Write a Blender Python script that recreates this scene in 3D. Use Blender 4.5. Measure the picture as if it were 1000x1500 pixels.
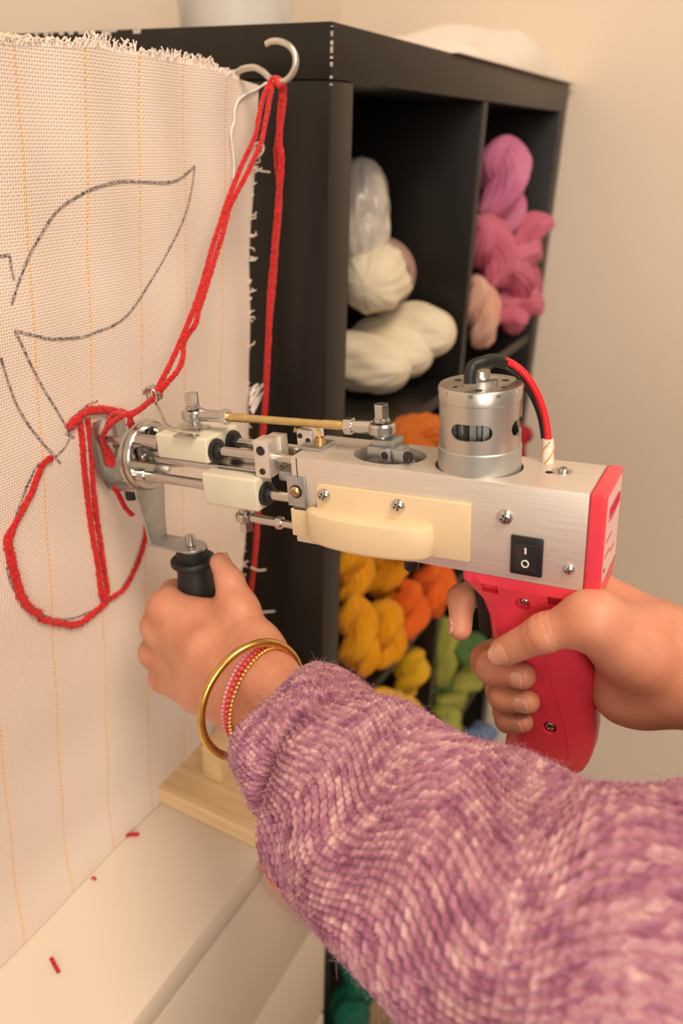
import bpy, bmesh, math, random
import numpy as np
from mathutils import Vector, Matrix
random.seed(7); np.random.seed(7)
for o in list(bpy.data.objects): bpy.data.objects.remove(o)
SC = bpy.context.scene
COL = SC.collection
# ------------------------------------------------------------------ camera
FPX, YAW, PIT, ROL = 1154.378, 0.476491, 0.448055, 0.026738
CAM = np.array([-0.614497, -0.336492, 1.389484])
_fw = np.array([math.cos(YAW)*math.cos(PIT), math.sin(YAW)*math.cos(PIT), -math.sin(PIT)])
_r = np.cross(_fw, [0, 0, 1]); _r /= np.linalg.norm(_r); _u = np.cross(_r, _fw)
RT = _r*math.cos(ROL)+_u*math.sin(ROL); UP = -_r*math.sin(ROL)+_u*math.cos(ROL)
cd = bpy.data.cameras.new('camera'); cam = bpy.data.objects.new('camera', cd); COL.objects.link(cam)
cam.matrix_world = Matrix([[RT[i], UP[i], -_fw[i], CAM[i]] for i in range(3)]+[[0, 0, 0, 1]])
cd.sensor_fit = 'VERTICAL'; cd.sensor_height = 36.0; cd.lens = FPX/1500*36.0
cd.clip_start = 0.02; cd.clip_end = 50
cd.dof.use_dof = True; cd.dof.focus_distance = 0.445; cd.dof.aperture_fstop = 5.8
SC.camera = cam
# ------------------------------------------------------------------ world and light
wd = bpy.data.worlds.new('world'); SC.world = wd; wd.use_nodes = True
wd.node_tree.nodes['Background'].inputs[0].default_value = (1.0, 0.83, 0.68, 1)
wd.node_tree.nodes['Background'].inputs[1].default_value = 0.36
def area(name, loc, target, size, size_y, power, col):
    ld = bpy.data.lights.new(name, 'AREA'); ld.shape = 'RECTANGLE'; ld.size = size; ld.size_y = size_y
    ld.energy = power; ld.color = col
    o = bpy.data.objects.new(name, ld); COL.objects.link(o); o.location = loc
    o.rotation_euler = (Vector(target)-Vector(loc)).to_track_quat('-Z', 'Y').to_euler(); return o
area('ceiling_lamp_light', (-0.75, -1.0, 2.75), (-0.2, -0.15, 1.0), 0.7, 0.7, 34, (1.0, 0.80, 0.60))
area('window_light', (-2.5, -1.5, 1.9), (-0.1, 0.0, 1.1), 1.5, 1.3, 38, (1.0, 0.90, 0.79))
SC.view_settings.view_transform = 'Standard'; SC.view_settings.look = 'None'
SC.view_settings.gamma = 1; SC.view_settings.use_curve_mapping = False
SC.view_settings.exposure = -0.15
# ------------------------------------------------------------------ pixel helpers (photo frame 1000 x 1500)
def ray(x, y): return _fw+RT*(x-500)/FPX+UP*(750-y)/FPX
def onp(x, y, ax, val):
    d = ray(x, y); return CAM+d*((val-CAM[ax])/d[ax])
def dep(x, y, d): return CAM+ray(x, y)*d
# gun frame: local (w across, s towards nose, h up) in mm
GO = np.array([-0.256, -0.28393903, 1.23781728])
_th, _ps, _ph = math.radians(5.193), math.radians(0.389), math.radians(0.356)
GR = np.array((Matrix.Rotation(_ps, 3, 'Z') @ Matrix.Rotation(-_th, 3, 'X') @ Matrix.Rotation(_ph, 3, 'Y')))
def gl(x, y, w):
    o = GR.T@(CAM-GO); d = GR.T@ray(x, y); return (o+d*((w/1000-o[0])/d[0]))*1000
def gw(l): return GO+GR@(np.array(l, float)/1000)
# ------------------------------------------------------------------ object helpers
def tag(o, label=None, cat=None, group=None, kind=None):
    if label: o['label'] = label
    if cat: o['category'] = cat
    if group: o['group'] = group
    if kind: o['kind'] = kind
    return o
def empty(name, loc=(0, 0, 0), mat=None):
    o = bpy.data.objects.new(name, None); COL.objects.link(o); o.empty_display_size = 0.02
    if mat is not None: o.matrix_world = mat
    else: o.location = loc
    return o
def rotframe(axis):
    a = np.array(axis, float); a /= np.linalg.norm(a)
    t = np.array([0, 0, 1.]) if abs(a[2]) < .9 else np.array([1., 0, 0])
    x = np.cross(t, a); x /= np.linalg.norm(x); return x, np.cross(a, x), a
def catmull(pts, n=8, closed=False):
    P = [np.array(q, float) for q in pts]; out = []
    m = len(P)
    for i in range(m if closed else m-1):
        p1, p2 = P[i], P[(i+1) % m]
        p0 = P[i-1] if (i > 0 or closed) else 2*p1-p2
        p3 = P[(i+2) % m] if (i+2 < m or closed) else 2*p2-p1
        for k in range(n):
            t = k/n
            out.append(.5*((2*p1)+(-p0+p2)*t+(2*p0-5*p1+4*p2-p3)*t*t+(-p0+3*p1-3*p2+p3)*t**3))
    if not closed: out.append(P[-1])
    return np.array(out)
class MB:
    def __init__(s, sc=1.0): s.v = []; s.f = []; s.sc = sc
    def add(s, v, f):
        b = len(s.v); s.v += [tuple(q) for q in v]; s.f += [tuple(i+b for i in q) for q in f]; return s
    def box(s, a, b, bev=0, seg=2, rot=None, ctr=None):
        bm = bmesh.new(); bmesh.ops.create_cube(bm, size=1)
        a = np.array(a, float); b = np.array(b, float)
        for v in bm.verts: v.co = Vector((a+b)/2+np.array(v.co)*(b-a))
        if bev: bmesh.ops.bevel(bm, geom=bm.edges[:], offset=bev, segments=seg, profile=.5, affect='EDGES')
        if rot is not None:
            c = Vector(ctr if ctr is not None else (a+b)/2); bmesh.ops.rotate(bm, verts=bm.verts, cent=c, matrix=rot)
        return s.bm(bm)
    def bm(s, bm):
        bm.verts.index_update(); s.add([v.co[:] for v in bm.verts], [[v.index for v in f.verts] for f in bm.faces]); bm.free(); return s
    def lathe(s, prof, o, axis, n=32):
        x, y, a = rotframe(axis); o = np.array(o, float); V = []; F = []; rings = []
        for r, z in prof:
            if r < 1e-9: rings.append([len(V)]); V.append(o+a*z)
            else:
                rings.append(list(range(len(V), len(V)+n)))
                for k in range(n):
                    t = 2*math.pi*k/n; V.append(o+a*z+(x*math.cos(t)+y*math.sin(t))*r)
        for A, B in zip(rings, rings[1:]):
            for k in range(n):
                k2 = (k+1) % n
                if len(A) == 1 and len(B) == 1: continue
                if len(A) == 1: F.append((A[0], B[k2], B[k]))
                elif len(B) == 1: F.append((A[k], A[k2], B[0]))
                else: F.append((A[k], A[k2], B[k2], B[k]))
        return s.add(V, F)
    def cyl(s, p0, p1, r0, r1=None, n=24, bev=0):
        p0 = np.array(p0, float); p1 = np.array(p1, float); L = np.linalg.norm(p1-p0); r1 = r0 if r1 is None else r1
        if bev: pr = [(0, 0), (r0-bev, 0), (r0, bev), (r1, L-bev), (r1-bev, L), (0, L)]
        else: pr = [(0, 0), (r0, 0), (r1, L), (0, L)]
        return s.lathe(pr, p0, p1-p0, n)
    def tube(s, path, r, n=10, closed=False, cap=True):
        P = np.array(path, float); m = len(P); R = np.full(m, r, float) if np.isscalar(r) else np.array(r, float)
        T = np.gradient(P, axis=0) if not closed else np.roll(P, -1, 0)-np.roll(P, 1, 0)
        T /= np.linalg.norm(T, axis=1)[:, None]+1e-12
        x, y, _ = rotframe(T[0]); V = []; F = []
        for i in range(m):
            x = x-T[i]*(x@T[i]); x /= np.linalg.norm(x); y = np.cross(T[i], x)
            for k in range(n):
                t = 2*math.pi*k/n; V.append(P[i]+(x*math.cos(t)+y*math.sin(t))*R[i])
        for i in range(m if closed else m-1):
            j = (i+1) % m
            for k in range(n):
                k2 = (k+1) % n; F.append((i*n+k, i*n+k2, j*n+k2, j*n+k))
        if cap and not closed: F += [tuple(range(n))[::-1], tuple((m-1)*n+k for k in range(n))]
        return s.add(V, F)
    def prism(s, poly, o, ux, uy, d, bev=0):
        """polygon (a,b) in plane o + a*ux + b*uy extruded along vector d"""
        bm = bmesh.new(); o = np.array(o, float); ux = np.array(ux, float); uy = np.array(uy, float); d = np.array(d, float)
        vs = [bm.verts.new(o+ux*a+uy*b) for a, b in poly]; f = bm.faces.new(vs)
        r = bmesh.ops.extrude_face_region(bm, geom=[f])
        bmesh.ops.translate(bm, verts=[g for g in r['geom'] if isinstance(g, bmesh.types.BMVert)], vec=Vector(d))
        bmesh.ops.recalc_face_normals(bm, faces=bm.faces)
        if bev: bmesh.ops.bevel(bm, geom=[e for e in bm.edges if len(e.link_faces) == 2 and e.calc_face_angle(0) > .6], offset=bev, segments=2, profile=.5, affect='EDGES')
        return s.bm(bm)
    def ell(s, c, r, n=16, m=10, rot=None):
        V = []; F = []; c = np.array(c, float)
        for i in range(m+1):
            a = math.pi*i/m
            for k in range(n):
                t = 2*math.pi*k/n; q = np.array([r[0]*math.sin(a)*math.cos(t), r[1]*math.sin(a)*math.sin(t), r[2]*math.cos(a)])
                if rot is not None: q = rot@q
                V.append(c+q)
        for i in range(m):
            for k in range(n): F.append((i*n+k, (i+1)*n+k, (i+1)*n+(k+1) % n, i*n+(k+1) % n))
        return s.add(V, F)
    def build(s, name, mat, parent=None, ang=35, weld=True):
        me = bpy.data.meshes.new(name); me.from_pydata([tuple(c*s.sc for c in q) for q in s.v], [], s.f)
        bm = bmesh.new(); bm.from_mesh(me)
        if weld: bmesh.ops.remove_doubles(bm, verts=bm.verts, dist=1e-7)
        bmesh.ops.recalc_face_normals(bm, faces=bm.faces); bm.to_mesh(me); bm.free()
        return finish(me, name, mat, parent, ang)
def finish(me, name, mat, parent=None, ang=35):
    me.polygons.foreach_set('use_smooth', [True]*len(me.polygons))
    if ang and ang < 179: me.set_sharp_from_angle(angle=math.radians(ang))
    me.materials.append(mat)
    o = bpy.data.objects.new(name, me); COL.objects.link(o)
    if parent is not None: o.parent = parent
    return o
def grid_mesh(P, closed_u=False, uv=None):
    """P (nv, nu, 3) numpy -> mesh of quads, uv (nv,nu,2) optional (nu+1 columns when closed)"""
    nv, nu = P.shape[:2]
    me = bpy.data.meshes.new('grid'); me.vertices.add(nv*nu); me.vertices.foreach_set('co', P.reshape(-1).astype(np.float32))
    cu = nu if closed_u else nu-1
    i, j = np.meshgrid(np.arange(nv-1), np.arange(cu), indexing='ij'); j2 = (j+1) % nu
    q = np.stack([i*nu+j, i*nu+j2, (i+1)*nu+j2, (i+1)*nu+j], -1).reshape(-1)
    nf = (nv-1)*cu
    me.loops.add(nf*4); me.loops.foreach_set('vertex_index', q.astype(np.int32))
    me.polygons.add(nf); me.polygons.foreach_set('loop_start', np.arange(0, nf*4, 4, dtype=np.int32))
    if uv is not None:
        l = me.uv_layers.new(name='UVMap')
        u = np.stack([uv[i, j], uv[i, j+1 if closed_u else j2], uv[i+1, j+1 if closed_u else j2], uv[i+1, j]], 2).reshape(-1)
        l.data.foreach_set('uv', u.astype(np.float32))
    me.update(calc_edges=True); me.validate(); return me
def boolean(o, cutters, op='DIFFERENCE'):
    for c in cutters:
        m = o.modifiers.new('b', 'BOOLEAN'); m.operation = op; m.object = c; m.solver = 'EXACT'
    dg = bpy.context.evaluated_depsgraph_get(); dg.update()
    me = bpy.data.meshes.new_from_object(o.evaluated_get(dg)); o.modifiers.clear()
    old = o.data; o.data = me; bpy.data.meshes.remove(old)
    for c in cutters: bpy.data.objects.remove(c)
    me.polygons.foreach_set('use_smooth', [True]*len(me.polygons)); me.set_sharp_from_angle(angle=math.radians(32))
    return o
# ------------------------------------------------------------------ materials
def newmat(name):
    m = bpy.data.materials.new(name); m.use_nodes = True; nt = m.node_tree
    return m, nt, nt.nodes['Principled BSDF']
def lk(nt, a, b): nt.links.new(a, b)
def nmath(nt, op, a, b=None, c=None):
    n = nt.nodes.new('ShaderNodeMath'); n.operation = op
    for i, x in enumerate((a, b, c)):
        if x is None: continue
        if isinstance(x, (int, float)): n.inputs[i].default_value = x
        else: nt.links.new(x, n.inputs[i])
    return n.outputs[0]
def ramp(nt, fac, stops):
    n = nt.nodes.new('ShaderNodeValToRGB'); e = n.color_ramp.elements
    while len(e) > 1: e.remove(e[-1])
    for i, (p, c) in enumerate(stops):
        q = e[0] if i == 0 else e.new(p)
        q.position = p; q.color = (*c, 1)
    lk(nt, fac, n.inputs[0]); return n.outputs[0]
def coords(nt, kind='Object', scale=(1, 1, 1)):
    t = nt.nodes.new('ShaderNodeTexCoord'); mp = nt.nodes.new('ShaderNodeMapping'); mp.inputs['Scale'].default_value = scale
    lk(nt, t.outputs[kind], mp.inputs[0]); return mp.outputs[0]
def noise(nt, vec, scale, detail=2, rough=.5):
    n = nt.nodes.new('ShaderNodeTexNoise'); n.inputs['Scale'].default_value = scale; n.inputs['Detail'].default_value = detail
    n.inputs['Roughness'].default_value = rough; lk(nt, vec, n.inputs['Vector']); return n.outputs[0]
def bump(nt, h, bs, strength=.3, dist=.001):
    b = nt.nodes.new('ShaderNodeBump'); b.inputs['Strength'].default_value = strength; b.inputs['Distance'].default_value = dist
    lk(nt, h, b.inputs['Height']); lk(nt, b.outputs[0], bs.inputs['Normal'])
def mat(name, col, rough=.5, metal=0, var=.0, vs=60, bs=0, bscale=200, stretch=(1, 1, 1), bd=.0005, coat=0, sss=0, spec=.5):
    m, nt, b = newmat(name)
    b.inputs['Base Color'].default_value = (*col, 1); b.inputs['Roughness'].default_value = rough; b.inputs['Metallic'].default_value = metal
    b.inputs['Coat Weight'].default_value = coat; b.inputs['Specular IOR Level'].default_value = spec
    if sss:
        b.inputs['Subsurface Weight'].default_value = sss; b.inputs['Subsurface Radius'].default_value = (1, .35, .2); b.inputs['Subsurface Scale'].default_value = .003
    if var:
        v = noise(nt, coords(nt, 'Object', stretch), vs, 3)
        lk(nt, ramp(nt, v, [(.3, tuple(c*(1-var) for c in col)), (.7, tuple(min(1, c*(1+var)) for c in col))]), b.inputs['Base Color'])
    if bs: bump(nt, noise(nt, coords(nt, 'Object', stretch), bscale, 3), b, bs, bd)
    return m
def fibre(name, cols, rough=.9, freq=800, sheen=.06, bs=.6, fuzz=500):
    """yarn surface: fine strands running along UV v, mottled colour"""
    m, nt, b = newmat(name); b.inputs['Roughness'].default_value = rough; b.inputs['Sheen Weight'].default_value = sheen
    b.inputs['Specular IOR Level'].default_value = .2
    uv = coords(nt, 'UV')
    nz = noise(nt, coords(nt, 'Object'), 60, 2)
    sp = nt.nodes.new('ShaderNodeSeparateXYZ'); lk(nt, uv, sp.inputs[0])
    ph = nmath(nt, 'ADD', nmath(nt, 'MULTIPLY', sp.outputs[0], freq), nmath(nt, 'MULTIPLY', nz, 9.0))
    st = nmath(nt, 'ABSOLUTE', nmath(nt, 'SINE', ph))
    fz = noise(nt, coords(nt, 'Object'), fuzz, 3)
    hh = nmath(nt, 'ADD', nmath(nt, 'MULTIPLY', st, .7), nmath(nt, 'MULTIPLY', fz, .6))
    big = noise(nt, coords(nt, 'Object'), 22, 3)
    cfac = nmath(nt, 'ADD', nmath(nt, 'MULTIPLY', big, .62), nmath(nt, 'MULTIPLY', st, .36))
    k = len(cols); lk(nt, ramp(nt, cfac, [(.3+.4*i/max(1, k-1), c) for i, c in enumerate(cols)]), b.inputs['Base Color'])
    bump(nt, hh, b, bs, .005); return m
ALU = mat('brushed_aluminium', (.76, .69, .62), .46, .68, var=.06, vs=40, bs=.12, bscale=60, stretch=(20, .8, 20), bd=.0004)
STEEL = mat('polished_steel', (.58, .57, .55), .23, 1.0)
ZINC = mat('zinc_plate', (.50, .51, .52), .33, .95, var=.12, vs=90)
CASTZ = mat('grey_zinc', (.42, .43, .42), .38, .85, var=.08, vs=60)
MOTOR = mat('motor_can', (.60, .57, .52), .34, .95, var=.05, vs=30, bs=.05, bscale=300)
MOTORB = mat('motor_base_metal', (.50, .50, .47), .42, .75, var=.05, vs=50)
NYLON = mat('milky_nylon', (.66, .62, .49), .45, 0, var=.04, vs=40, sss=.2)
IVORY = mat('ivory_plastic', (.72, .57, .36), .42, 0, var=.03, vs=30, sss=.1)
PINK = mat('pink_plastic', (.80, .055, .09), .26, 0, var=.05, vs=35, bs=.05, bscale=60, stretch=(1, 1, 3), sss=.05)
BLACK = mat('black_plastic', (.012, .012, .013), .38)
RUBBER = mat('black_rubber', (.010, .010, .011), .5, bs=.05, bscale=400)
BRASS = mat('yellow_zinc_rod', (.62, .47, .20), .34, .85, var=.1, vs=120)
BRASSS = mat('brass_screw', (.72, .45, .22), .3, .95)
DARK = mat('dark_recess', (.01, .01, .01), .7)
WHITEP = mat('white_print', (.85, .85, .85), .5)
SHELF = mat('black_brown_veneer', (.0085, .0068, .0055), .37, 0, var=.12, vs=50, stretch=(1, 1, .08), spec=.42)
SHELFE = mat('black_brown_veneer_long', (.0085, .0068, .0055), .37, 0, var=.12, vs=50, stretch=(.08, 1, 1), spec=.42)
CHIP = mat('chipped_veneer', (.55, .5, .45), .8, var=.3, vs=400)
WHITEL = mat('white_foil', (.75, .66, .56), .42, 0, var=.015, vs=8)
WOOD = None
WALL = mat('painted_plaster', (.80, .69, .57), .85, 0, var=.02, vs=3, bs=.08, bscale=40, bd=.002)
def woodmat():
    m, nt, b = newmat('pine_wood'); b.inputs['Roughness'].default_value = .55
    v = coords(nt, 'Object', (14, 1.2, 14)); n1 = noise(nt, v, 9, 3, .6)
    lk(nt, ramp(nt, n1, [(.25, (.60, .40, .20)), (.55, (.74, .54, .30)), (.8, (.80, .62, .38))]), b.inputs['Base Color'])
    bump(nt, n1, b, .08, .0005); return m
WOOD = woodmat()
# ================================================================== setting
o = MB().box((.797, -3.2, 0), (.90, .52, 2.9)).build('wall_back', WALL); tag(o, 'plain cream painted wall beyond the dark shelf', kind='structure')
o = MB().box((-3.2, .42, 0), (.797, .52, 2.9)).build('wall_left', WALL); tag(o, 'plain cream painted wall behind shelf and chest', kind='structure')
o = MB().box((-3.2, -3.2, -.05), (.797, .42, 0)).build('floor', mat('floor_boards', (.36, .24, .15), .5, var=.2, vs=6, stretch=(1, 8, 1))); tag(o, 'brown floor under the shelf', kind='structure')
# ------------------------------------------------------------------ shelving unit
PT, DV, CE, TOP, SD = .039, .016, .335, 1.466, .390
xs = [0, PT, PT+CE, PT+CE+DV, PT+2*CE+DV, 2*PT+2*CE+DV]
sh = empty('shelving_unit', (0, 0, 0)); tag(sh, 'black-brown cube shelving unit with two columns of yarn-filled cells', 'shelf')
def boxpart(name, a, b, m, parent, bev=.0012): return MB().box(a, b, bev).build(name, m, parent)
boxpart('top_board', (0, 0, TOP-PT), (xs[5], SD, TOP), SHELFE, sh)
boxpart('bottom_board', (0, 0, 0), (xs[5], SD, PT), SHELFE, sh)
boxpart('side_panel', (0, 0, PT), (PT, SD, TOP-PT-.0006), SHELF, sh)
boxpart('side_panel', (xs[4], 0, PT), (xs[5], SD, TOP-PT-.0006), SHELF, sh)
zfl = []
for k in range(4):
    z1 = TOP-PT-k*(CE+DV); z0 = z1-CE; zfl.append(z0)
    boxpart('divider', (xs[2], .002, z0), (xs[3], SD, z1), SHELF, sh)
    if k < 3: boxpart('shelf_board', (PT, .002, z0-DV), (xs[4], SD, z0), SHELFE, sh)
# chipped edge marks on the near corner and on the top edge
mb = MB()
for k in range(14):
    z = TOP-.004-random.random()*.040; mb.box((-.0004, -.0006, z), (.0012, .0009, z+.001+random.random()*.003))
mb.build('chipped_corner', CHIP, sh)
mb = MB()
for x0, x1, yy in ((55, 170, 47), (205, 222, 41)):
    xx = x0
    while xx < x1:
        q = onp(xx, 50-(xx)*.0515-.5, 0, -.0005); l = .002+random.random()*.008
        mb.box((-.0006, q[1], TOP-.0016-random.random()*.0035), (.0008, q[1]+l, TOP+.0005)); xx += 6+random.random()*14
mb.build('scratched_edge', CHIP, sh)
# ------------------------------------------------------------------ white chest of drawers
ZD, FY = .837, -.065
ch = empty('chest_of_drawers', (-.7, .17, 0)); tag(ch, 'white chest of drawers under the stretched tufting cloth', 'chest')
def cpart(name, a, b, m, bev=.0015, par=None): 
    off = np.array([-.7, .17, 0]); return MB().box(np.array(a)-off, np.array(b)-off, bev).build(name, m, par or ch)
CX0, CX1 = -1.09, -.092
cpart('top', (CX0, FY, ZD-.026), (CX1, .40, ZD), WHITEL, .002)
cpart('side_panel', (CX1-.02, FY+.022, 0), (CX1, .40, ZD-.0262), WHITEL)
cpart('side_panel', (CX0, FY+.022, 0), (CX0+.02, .40, ZD-.0262), WHITEL)
cpart('back_panel', (CX0+.02, .38, .05), (CX1-.02, .398, ZD-.0262), WHITEL)
zt = ZD-.040
for k in range(4):
    zb = zt-.171; cpart('drawer_front', (CX0, FY+.004, zb), (CX1, FY+.022, zt), WHITEL, .002)
    cpart('drawer_box', (CX0+.03, FY+.022, zb+.02), (CX1-.03, .33, zt-.03), WHITEL); zt = zb-.008
cpart('plinth', (CX0, FY+.03, 0), (CX1, FY+.05, zt), WHITEL)
# ------------------------------------------------------------------ wooden stretcher frame with feet
fr = empty('stretcher_frame', (-.5, .075, ZD)); tag(fr, 'raw pine stretcher frame with flat foot standing on white chest', 'frame')
def fpart(name, a, b, bev=.0015):
    off = np.array([-.5, .075, ZD]); return MB().box(np.array(a)-off, np.array(b)-off, bev).build(name, WOOD, fr)
fpart('foot', (-.217, -.058, ZD), (-.150, .21, ZD+.019))
fpart('foot', (-1.02, -.058, ZD), (-.953, .21, ZD+.019))
fpart('upright', (-.155, .056, ZD+.0192), (-.115, .098, 1.410))
fpart('upright', (-1.02, .056, ZD+.0192), (-.98, .098, 1.410))
fpart('top_rail', (-1.02, .056, 1.4102), (-.085, .098, 1.434), .002)
fpart('gusset', (-.186, .000, ZD+.0192), (-.152, .020, ZD+.055))
fpart('bottom_rail', (-.98, .056, ZD+.0192), (-.155, .098, ZD+.06))
# ------------------------------------------------------------------ tufting cloth
CY = .050
_top = np.array([onp(*q, 1, CY)[[0, 2]] for q in ((-60, 54), (0, 61), (60, 64), (100, 67), (145, 66), (165, 73), (210, 80), (250, 87), (300, 97), (345, 113), (374, 124))])
_rgt = np.array([onp(*q, 1, CY)[[2, 0]] for q in ((376, 122), (375, 250), (369, 330), (368, 430), (365, 560), (360, 700), (358, 800), (340, 980), (300, 1090), (268, 1135), (240, 1163))])[::-1]
def cloth_top(x): return np.interp(x, np.r_[-1.1, _top[:, 0]], np.r_[1.425, _top[:, 1]])
def cloth_right(z): return np.interp(z, _rgt[:, 0], _rgt[:, 1])
def cloth_y(x, z):
    f = np.clip((z-1.15)/.28, 0, 1)
    y = CY+.0016*f*np.sin(x*95+z*9)+.001*np.sin(x*31+z*12)+.0006*np.sin(z*70+x*12)
    y = y-.004*np.exp(-((z-.838)/.03)**2)
    return y
nx, nz = 300, 240
U, Vv = np.meshgrid(np.linspace(0, 1, nx), np.linspace(0, 1, nz))
X = -1.05+U*.9; Z = np.zeros_like(X)
for it in range(6):
    Z = ZD+.0006+Vv*(cloth_top(X)-.0006-ZD); X = -1.05+U*(cloth_right(Z)+1.05)
P = np.stack([X, cloth_y(X, Z), Z], -1)
uv = np.stack([X+.105*(1.42-Z), Z], -1)
def clothmat():
    m, nt, b = newmat('monks_cloth'); b.inputs['Roughness'].default_value = .95; b.inputs['Sheen Weight'].default_value = .15; b.inputs['Specular IOR Level'].default_value = .15
    uvn = coords(nt, 'UV'); wob = noise(nt, coords(nt, 'Object'), 14, 2)
    sp = nt.nodes.new('ShaderNodeSeparateXYZ'); lk(nt, uvn, sp.inputs[0])
    w1 = nmath(nt, 'MULTIPLY', nmath(nt, 'SUBTRACT', wob, .5), .9)
    PI2 = 2*math.pi/.0019
    cx = nmath(nt, 'COSINE', nmath(nt, 'ADD', nmath(nt, 'MULTIPLY', sp.outputs[0], PI2), w1))
    cz = nmath(nt, 'COSINE', nmath(nt, 'ADD', nmath(nt, 'MULTIPLY', sp.outputs[1], PI2), w1))
    hole = nmath(nt, 'MULTIPLY', nmath(nt, 'MAXIMUM', cx, 0), nmath(nt, 'MAXIMUM', cz, 0))
    # basket weave height
    hx = nmath(nt, 'MULTIPLY', nmath(nt, 'SUBTRACT', 1, cx), .5); hz = nmath(nt, 'MULTIPLY', nmath(nt, 'SUBTRACT', 1, cz), .5)
    par = nmath(nt, 'SINE', nmath(nt, 'MULTIPLY', sp.outputs[0], PI2/2)); paz = nmath(nt, 'SINE', nmath(nt, 'MULTIPLY', sp.outputs[1], PI2/2))
    hgt = nmath(nt, 'ADD', nmath(nt, 'MULTIPLY', nmath(nt, 'ADD', hx, hz), .5), nmath(nt, 'MULTIPLY', nmath(nt, 'MULTIPLY', par, paz), .25))
    big = noise(nt, coords(nt, 'Object'), 5, 2)
    base = ramp(nt, big, [(.3, (.78, .66, .57)), (.7, (.82, .71, .63))])
    mx = nt.nodes.new('ShaderNodeMix'); mx.data_type = 'RGBA'; lk(nt, nmath(nt, 'MULTIPLY', hole, .62), mx.inputs[0]); lk(nt, base, mx.inputs[6]); mx.inputs[7].default_value = (.30, .23, .18, 1)
    # orange warp threads
    pm = nmath(nt, 'PINGPONG', nmath(nt, 'SUBTRACT', sp.outputs[0], -.2635), .02425)
    ln = nmath(nt, 'LESS_THAN', pm, .00095)
    ds = nmath(nt, 'GREATER_THAN', nmath(nt, 'SINE', nmath(nt, 'MULTIPLY', sp.outputs[1], PI2/2)), -.35)
    nz_ = noise(nt, coords(nt, 'Object', (1, 1, 60)), 9, 2)
    of = nmath(nt, 'MULTIPLY', nmath(nt, 'MULTIPLY', ln, ds), nmath(nt, 'MULTIPLY_ADD', nz_, .9, .25))
    m2 = nt.nodes.new('ShaderNodeMix'); m2.data_type = 'RGBA'; lk(nt, of, m2.inputs[0]); lk(nt, mx.outputs[2], m2.inputs[6]); m2.inputs[7].default_value = (.86, .42, .08, 1)
    lk(nt, m2.outputs[2], b.inputs['Base Color'])
    bump(nt, hgt, b, .55, .0006); return m
CLOTH = clothmat()
cl = empty('tufting_cloth', (-.5, CY, ZD)); tag(cl, 'off-white woven cloth with orange lines and drawn fruit, stretched upright', 'cloth')
def cpar(o):
    o.parent = cl; o.matrix_parent_inverse = Matrix.Translation((.5, -CY, -ZD)); return o
cpar(finish(grid_mesh(P, uv=uv), 'sheet', CLOTH, None, 0))
THREAD = mat('cream_thread', (.84, .74, .66), .9, var=.08, vs=300)
mb = MB()
def onc(x, y, off=0):
    q = onp(x, y, 1, CY); q[1] = cloth_y(q[0], q[2])-off; return q
for k in range(330):          # frayed top edge
    px = -20+k*1.16+random.uniform(-.5, .5); x = onp(px, 90, 1, CY)[0]
    if x > -.05: continue
    z = cloth_top(x); L = random.uniform(.0012, .0045)*(1.7 if 120 < px < 200 or 240 < px < 310 else 1); s_ = random.uniform(-.002, .004)
    p0 = np.array([x, cloth_y(x, z)+.0002, z-.0012]); p1 = p0+np.array([s_*.4, random.uniform(-.0015, .002), .0012+L*.6]); p2 = p0+np.array([s_, random.uniform(-.003, .003), .0012+L])
    mb.tube([p0, p1, p2], [.0005, .00055, .0004], 5)
for k in range(90):          # frayed right edge
    z = random.choice((random.uniform(.86, 1.1), random.uniform(1.1, 1.41))); x = cloth_right(z); L = random.uniform(.0005, .0016)
    if z < 1.05: L *= 4
    p0 = np.array([x-.003, CY, z]); p1 = p0+np.array([.003+L*.6, random.uniform(-.003, .002), random.uniform(-.002, .002)]); p2 = p1+np.array([L*.5, random.uniform(-.003, .003), random.uniform(-.003, .003)])
    mb.tube([p0, p1, p2], [.0005, .00055, .0004], 5)
o = cpar(mb.build('fringe', THREAD, None, 60, False)); o['kind'] = 'stuff'
def cthread(pts, r, off=.001, name='loose_thread', m=THREAD, depth=None):
    return cpar(MB().tube(catmull([onc(x, y, off if depth is None else depth[i]) for i, (x, y) in enumerate(pts)], 8), r, 8).build(name, m, None, 60))
WTH = mat('white_thread', (.86, .82, .78), .85)
cthread([(383, 121), (372, 130), (352, 143), (343, 160), (342, 178), (337, 195), (339, 215), (341, 240), (339, 265), (336, 284)], .0008, .002, m=WTH)
cthread([(368, 212), (376, 208), (380, 216), (377, 226), (371, 231)], .0008, .004)
cthread([(370, 246), (376, 250), (388, 252)], .0008, .004); cthread([(370, 252), (378, 246)], .0007, .004)
cthread([(360, 829), (370, 833), (380, 832)], .0009, .006); cthread([(368, 890), (374, 894), (394, 893)], .0009, .006)
for pts in ([(357, 592), (361, 575), (372, 566)], [(358, 600), (366, 585), (383, 569)], [(358, 588), (370, 572), (378, 562)], [(360, 604), (368, 590), (374, 580)], [(358, 578), (364, 566), (370, 562)],
            [(300, 1105), (305, 1118), (298, 1130), (310, 1124)], [(296, 1128), (285, 1140), (290, 1147)], [(304, 1110), (300, 1125), (296, 1142)], [(278, 1136), (290, 1142), (298, 1134)]):
    cthread(pts, .0011, .006, m=WTH)
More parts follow.
